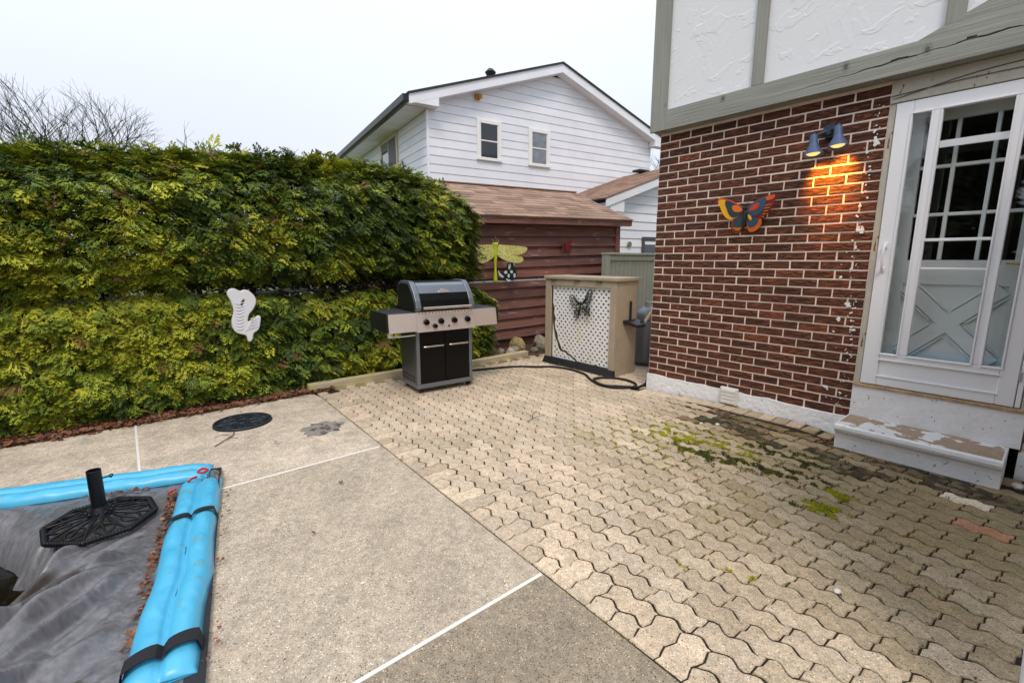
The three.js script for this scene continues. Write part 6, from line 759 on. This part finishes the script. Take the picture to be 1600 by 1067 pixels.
{ // moss in joints and cushions
  const r = rng(631), g = (() => { const v = []; for (let i = 0; i < 5; i++) { const a = i / 5 * 6.283, c = Math.cos(a), s = Math.sin(a); v.push(c * 0.25 - s * 0.12, 0, s * 0.25 + c * 0.12, c * 0.25 + s * 0.12, 0, s * 0.25 - c * 0.12, c * 0.95, 0.75, s * 0.95); v.push(-s * 0.16, 0, c * 0.16, s * 0.16, 0, -c * 0.16, c * 0.3, 1.15, s * 0.3); } const q = new THREE.BufferGeometry(); q.setAttribute('position', new THREE.Float32BufferAttribute(v, 3)); q.computeVertexNormals(); q.setAttribute('uv', new THREE.BufferAttribute(new Float32Array(v.length / 3 * 2), 2)); return q; })();
  const items = []; const jointD = (x, z) => { const [lx, lz] = toLocal(x, z); const row = Math.floor(lx / 0.108), fx = lx - row * 0.108; const wv = 0.0135 * Math.sin((lz - 0.086) / 0.108 * 6.283); const dx = Math.min(Math.abs(fx - wv), Math.abs(fx - 0.108 - wv)); const ph = ((lz - 0.086 - (row % 2 ? 0.108 : 0)) % 0.216 + 0.216) % 0.216; return Math.min(dx, Math.min(ph, 0.216 - ph)); };
  // [x, z, rx, rz, count, bright 0..1, spread beyond joints]
  const spots = [[-1.0, 0.955, 0.085, 0.18, 5200, 1, 0.036], [-0.93, 1.33, 0.065, 0.16, 3800, 0.95, 0.034], [-1.16, 1.27, 0.08, 0.2, 4200, 0.35, 0.034], [-0.85, 0.85, 0.12, 0.3, 3000, 0.8, 0.012], [-1.2, 0.75, 0.16, 0.3, 3000, 0.95, 0.009], [-0.75, 1.1, 0.10, 0.2, 1600, 0.7, 0.014], [-0.72, 0.55, 0.06, 0.14, 700, 0.9, 0.010], [-1.05, 0.6, 0.12, 0.28, 1300, 1, 0.011], [-0.75, 1.6, 0.13, 0.34, 5200, 0.12, 0.024], [-1.08, 1.66, 0.09, 0.22, 3600, 0.3, 0.027], [-1.02, 1.84, 0.07, 0.12, 1300, 0.3, 0.022], [-1.36, 2.05, 0.05, 0.08, 2200, 0.85, 0.045], [-1.13, 2.05, 0.05, 0.07, 1200, 0.8, 0.03], [-1.45, 1.9, 0.04, 0.05, 400, 0.3, 0.02], [-2.25, 2.0, 0.03, 0.07, 600, 1, 0.011], [-2.43, 1.8, 0.05, 0.05, 260, 0.9, 0.006], [-1.5, 1.2, 0.2, 0.4, 3600, 0.5, 0.007], [-1.5, 0.6, 0.16, 0.34, 3000, 0.95, 0.007], [-1.25, 0.95, 0.25, 0.3, 3600, 0.9, 0.007], [-0.9, 1.9, 0.35, 0.3, 2600, 0.2, 0.008], [-0.55, 2.1, 0.14, 0.3, 1700, 0.05, 0.013], [-1.9, 1.7, 0.4, 0.5, 3600, 0.6, 0.0055], [-1.7, 2.4, 0.4, 0.3, 2400, 0.35, 0.005], [-1.2, -0.2, 0.9, 0.8, 350, 0.8, 0.005], [-0.55, 2.35, 0.1, 0.2, 500, 0.05, 0.011], [-0.55, 1.2, 0.18, 0.3, 1200, 0.1, 0.012]];
  const gs = () => (r() + r() + r() - 1.5) * 1.25;
  for (const [x, z, rx, rz, n, b, sp] of spots) for (let i = 0; i < n; i++) { const px = x + gs() * rx, pz = z + gs() * rz; const d = jointD(px, pz), c = N2(px * 22 + 30, pz * 22 + 30, 93), q = ((px - x) / rx) ** 2 + ((pz - z) / rz) ** 2; if (px > -0.02 || c < 0.34 + 0.26 * N2(px * 60 + 9, pz * 60 + 9, 98)) continue; if (d > sp * (1.35 - 0.7 * Math.min(1, q)) * (0.5 + c)) continue; items.push([px, gh(px, pz) - 0.004 + 0.010 * (1 - clamp(d / (sp + 0.004))), pz, 0.004 + r() * r() * 0.010, b]); }
  for (let i = 0; i < 900; i++) { const lz = -1.9 + r() * 4.6, [x, z] = toWorld(0.002 + (r() - 0.5) * 0.008, lz); if (N2(z * 5, 7, 94) < 0.5) continue; items.push([x, -0.006, z, 0.004 + r() * 0.004, 0.45]); }
  const im = new THREE.InstancedMesh(g, mat({ color: 0xffffff, roughness: 0.9, side: THREE.DoubleSide }), items.length), m4 = new THREE.Matrix4(), c = new THREE.Color();
  items.forEach(([x, y, z, s, b], i) => { m4.compose(V(x, y, z), new THREE.Quaternion().setFromEuler(new THREE.Euler((r() - 0.5) * 0.5, r() * 6.28, (r() - 0.5) * 0.5)), V(s, s * (0.8 + r() * 0.5), s)); im.setMatrixAt(i, m4); const k = clamp(b + (r() - 0.5) * 0.4 + (N2(x * 16 + 12, z * 16 + 12, 97) - 0.5) * 0.9), v = 0.75 + r() * 0.5; im.setColorAt(i, c.setRGB(lerp(0.05, 0.58, k * k) * v, lerp(0.065, 0.57, k * k) * v, lerp(0.014, 0.02, k) * v)); });
  im.name = 'moss'; im.frustumCulled = false; im.userData.kind = 'stuff'; scene.add(im); tag(im, 'green moss growing in the paver joints', 'moss');
}
{ // twigs and pebbles
  const tw = mat({ color: 0x3c2a20, roughness: 0.9 });
  const t1 = tag(group('fallen_twig', [-3.73, 0, -1.2]), 'forked brown twig lying below the round mat', 'twig'); mesh('branch', [tube([[-0.08, 0.008, 0.09], [-0.02, 0.012, 0.03], [0.07, 0.01, -0.09], [0.08, 0.02, -0.16]], 0.0035, 14, 5), tube([[0.01, 0.01, -0.01], [0.05, 0.02, 0.02], [0.08, 0.01, 0.03]], 0.002, 8, 4), tube([[0.05, 0.01, -0.06], [0.0, 0.02, -0.1], [-0.06, 0.01, -0.1]], 0.002, 8, 4)], tw, t1);
  const t2 = tag(group('fallen_twig', [-1.62, 0.004, -0.05]), 'small dry twig on the clean pavers right of the grill', 'twig'); mesh('branch', [tube([[-0.08, 0.006, 0.02], [0.0, 0.012, 0.0], [0.06, 0.02, -0.06], [0.12, 0.03, -0.08]], 0.003, 12, 5), tube([[0.0, 0.01, 0], [0.06, 0.03, 0.03], [0.14, 0.02, 0.02]], 0.002, 8, 4), tube([[0.03, 0.015, -0.03], [0.02, 0.03, -0.1], [0.05, 0.02, -0.14]], 0.002, 8, 4)], tw, t2);
  const r = rng(641), pb = mat({ color: 0xdedad2, roughness: 0.8 }); const P = [[-0.52, 1.03, 0.016, 'white pebble nearest the wall vent'], [-0.60, 0.93, 0.014, 'smaller white pebble left of the vent pebble'], [-2.06, 2.31, 0.014, 'white pebble on a brown paver at lower right'], [-0.18, 2.72, 0.03, 'pale stone chip right of the doorstep'], [-3.55, 1.0, 0.008, 'tiny white chip on the middle concrete slab']];
  for (const [x, z, s, lab] of P) { const g = new THREE.IcosahedronGeometry(s, 1); const p = g.attributes.position; for (let i = 0; i < p.count; i++) { const k = 0.85 + 0.3 * hash(Math.round(p.getX(i) * 1e4), Math.round(p.getZ(i) * 1e4), 3); p.setXYZ(i, p.getX(i) * k * 1.2, p.getY(i) * k * 0.6, p.getZ(i) * k); } g.computeVertexNormals(); const o = mesh('pebble', g, pb, scene); o.position.set(x, gh(x, z) + s * 0.4, z); tag(o, lab, 'pebble', 'loose white pebbles'); }
}
// ---------------------------------------------------------------- bare trees behind
{
  const bark = mat({ color: 0x4a4440, roughness: 1 });
  function tree(x, z, h, seed, label, spread = 1) {
    const t = tag(group('bare_tree', [x, -0.3, z]), label, 'tree', 'bare trees beyond the hedge'); const r = rng(seed), l = [], trunk = [];
    const br = (p, d, len, rad, lev) => { const q = p.clone().addScaledVector(d, len); (lev === 0 ? trunk : l).push(rod(p.toArray(), q.toArray(), rad, lev < 2 ? 7 : 4, rad * 0.66)); if (lev >= 6 || rad < 0.004) return; const n = lev === 0 ? 5 : lev < 3 ? 3 : 2 + (r() < 0.5 ? 1 : 0); for (let i = 0; i < n; i++) { const nd = d.clone().add(V((r() - 0.5) * 1.5 * spread, (r() - 0.25) * 0.7, (r() - 0.5) * 1.5 * spread)).normalize(); br(q.clone().addScaledVector(d, -len * r() * 0.35), nd, len * (0.62 + r() * 0.2), rad * 0.56, lev + 1); } };
    br(V(0, 0, 0), V(0, 1, 0), h * 0.36, 0.10, 0); mesh('trunk', trunk, bark, t); const o = mesh('crown', l, bark, t); return t;
  }
  tree(-4.55, -17.6, 6.9, 651, 'bare tree showing above the hedge at upper left', 1.1); tree(-6.2, -19.0, 7.0, 652, 'leftmost bare tree above the hedge', 1.0); tree(-2.9, -16.2, 5.7, 654, 'lower bare tree above the hedge, nearest the white house', 1.1);
  tree(11.9, -8.6, 6.4, 653, 'bare tree between the white house and brick wall', 1.0);
}
// ---------------------------------------------------------------- unseen conifers, added to darken the reflection in the door glass
{
  const r = rng(711); const g = (() => { const v = []; for (let i = 0; i < 7; i++) { const a = (r() - 0.5) * 1.6, l = 0.16 + r() * 0.14, w = 0.05, x = r() * 0.15; v.push(x, 0, 0, x + Math.cos(a) * l * 0.5 - Math.sin(a) * w, -0.03, Math.sin(a) * l * 0.5 + Math.cos(a) * w, x + Math.cos(a) * l, -0.09, Math.sin(a) * l, x, 0, 0, x + Math.cos(a) * l, -0.09, Math.sin(a) * l, x + Math.cos(a) * l * 0.5 + Math.sin(a) * w, -0.03, Math.sin(a) * l * 0.5 - Math.cos(a) * w); } const q = new THREE.BufferGeometry(); q.setAttribute('position', new THREE.Float32BufferAttribute(v, 3)); q.computeVertexNormals(); q.setAttribute('uv', new THREE.BufferAttribute(new Float32Array(v.length / 3 * 2), 2)); return q; })();
  const bark = mat({ color: 0x4a3a2e, roughness: 1 }), lm = mat({ color: 0xffffff, roughness: 0.8, side: THREE.DoubleSide });
  const P = [[-10.6, -1.2, 6.2, 'added unseen conifer across the pool, farthest from the camera'], [-10.9, 0.9, 6.8, 'tall added unseen conifer across the pool, second of the row'], [-10.5, 3.0, 6.4, 'added unseen conifer across the pool, third of the row'], [-10.8, 5.2, 6.0, 'added unseen conifer across the pool, nearest the camera side']];
  for (const [x, z, h, label] of P) { const t = tag(group('added_conifer', [x, -0.3, z]), label, 'tree', 'unseen conifers added to darken the door glass'); mesh('trunk', rod([0, 0, 0], [0, h * 0.95, 0], 0.13, 8, 0.02), bark, t); const n = 5200, im = new THREE.InstancedMesh(g, lm, n), m4 = new THREE.Matrix4(), c = new THREE.Color(); for (let i = 0; i < n; i++) { const y = 0.15 + Math.pow(r(), 1.3) * (h - 0.2), R = 1.35 * Math.pow(1 - y / h, 0.7) * (0.55 + 0.45 * Math.sqrt(r())) * (0.9 + 0.2 * Math.sin(y * 5 + x)), a = r() * 6.283; m4.compose(V(Math.cos(a) * R, y, Math.sin(a) * R), new THREE.Quaternion().setFromEuler(new THREE.Euler((r() - 0.5) * 0.8, -a + (r() - 0.5) * 0.8, (r() - 0.5) * 0.8)), V(1.3, 1.3, 1.3)); im.setMatrixAt(i, m4); const b = 0.6 + r() * 0.8; im.setColorAt(i, c.setRGB(0.05 * b, 0.075 * b, 0.025 * b)); } im.name = 'crown'; im.userData.kind = 'stuff'; im.frustumCulled = false; t.add(im); }
}
// ---------------------------------------------------------------- shadows on, draw
scene.traverse(o => { if (o.isMesh) { o.castShadow = true; o.receiveShadow = true; } });
renderer.setSize(1024, 682);
renderer.render(scene, camera);
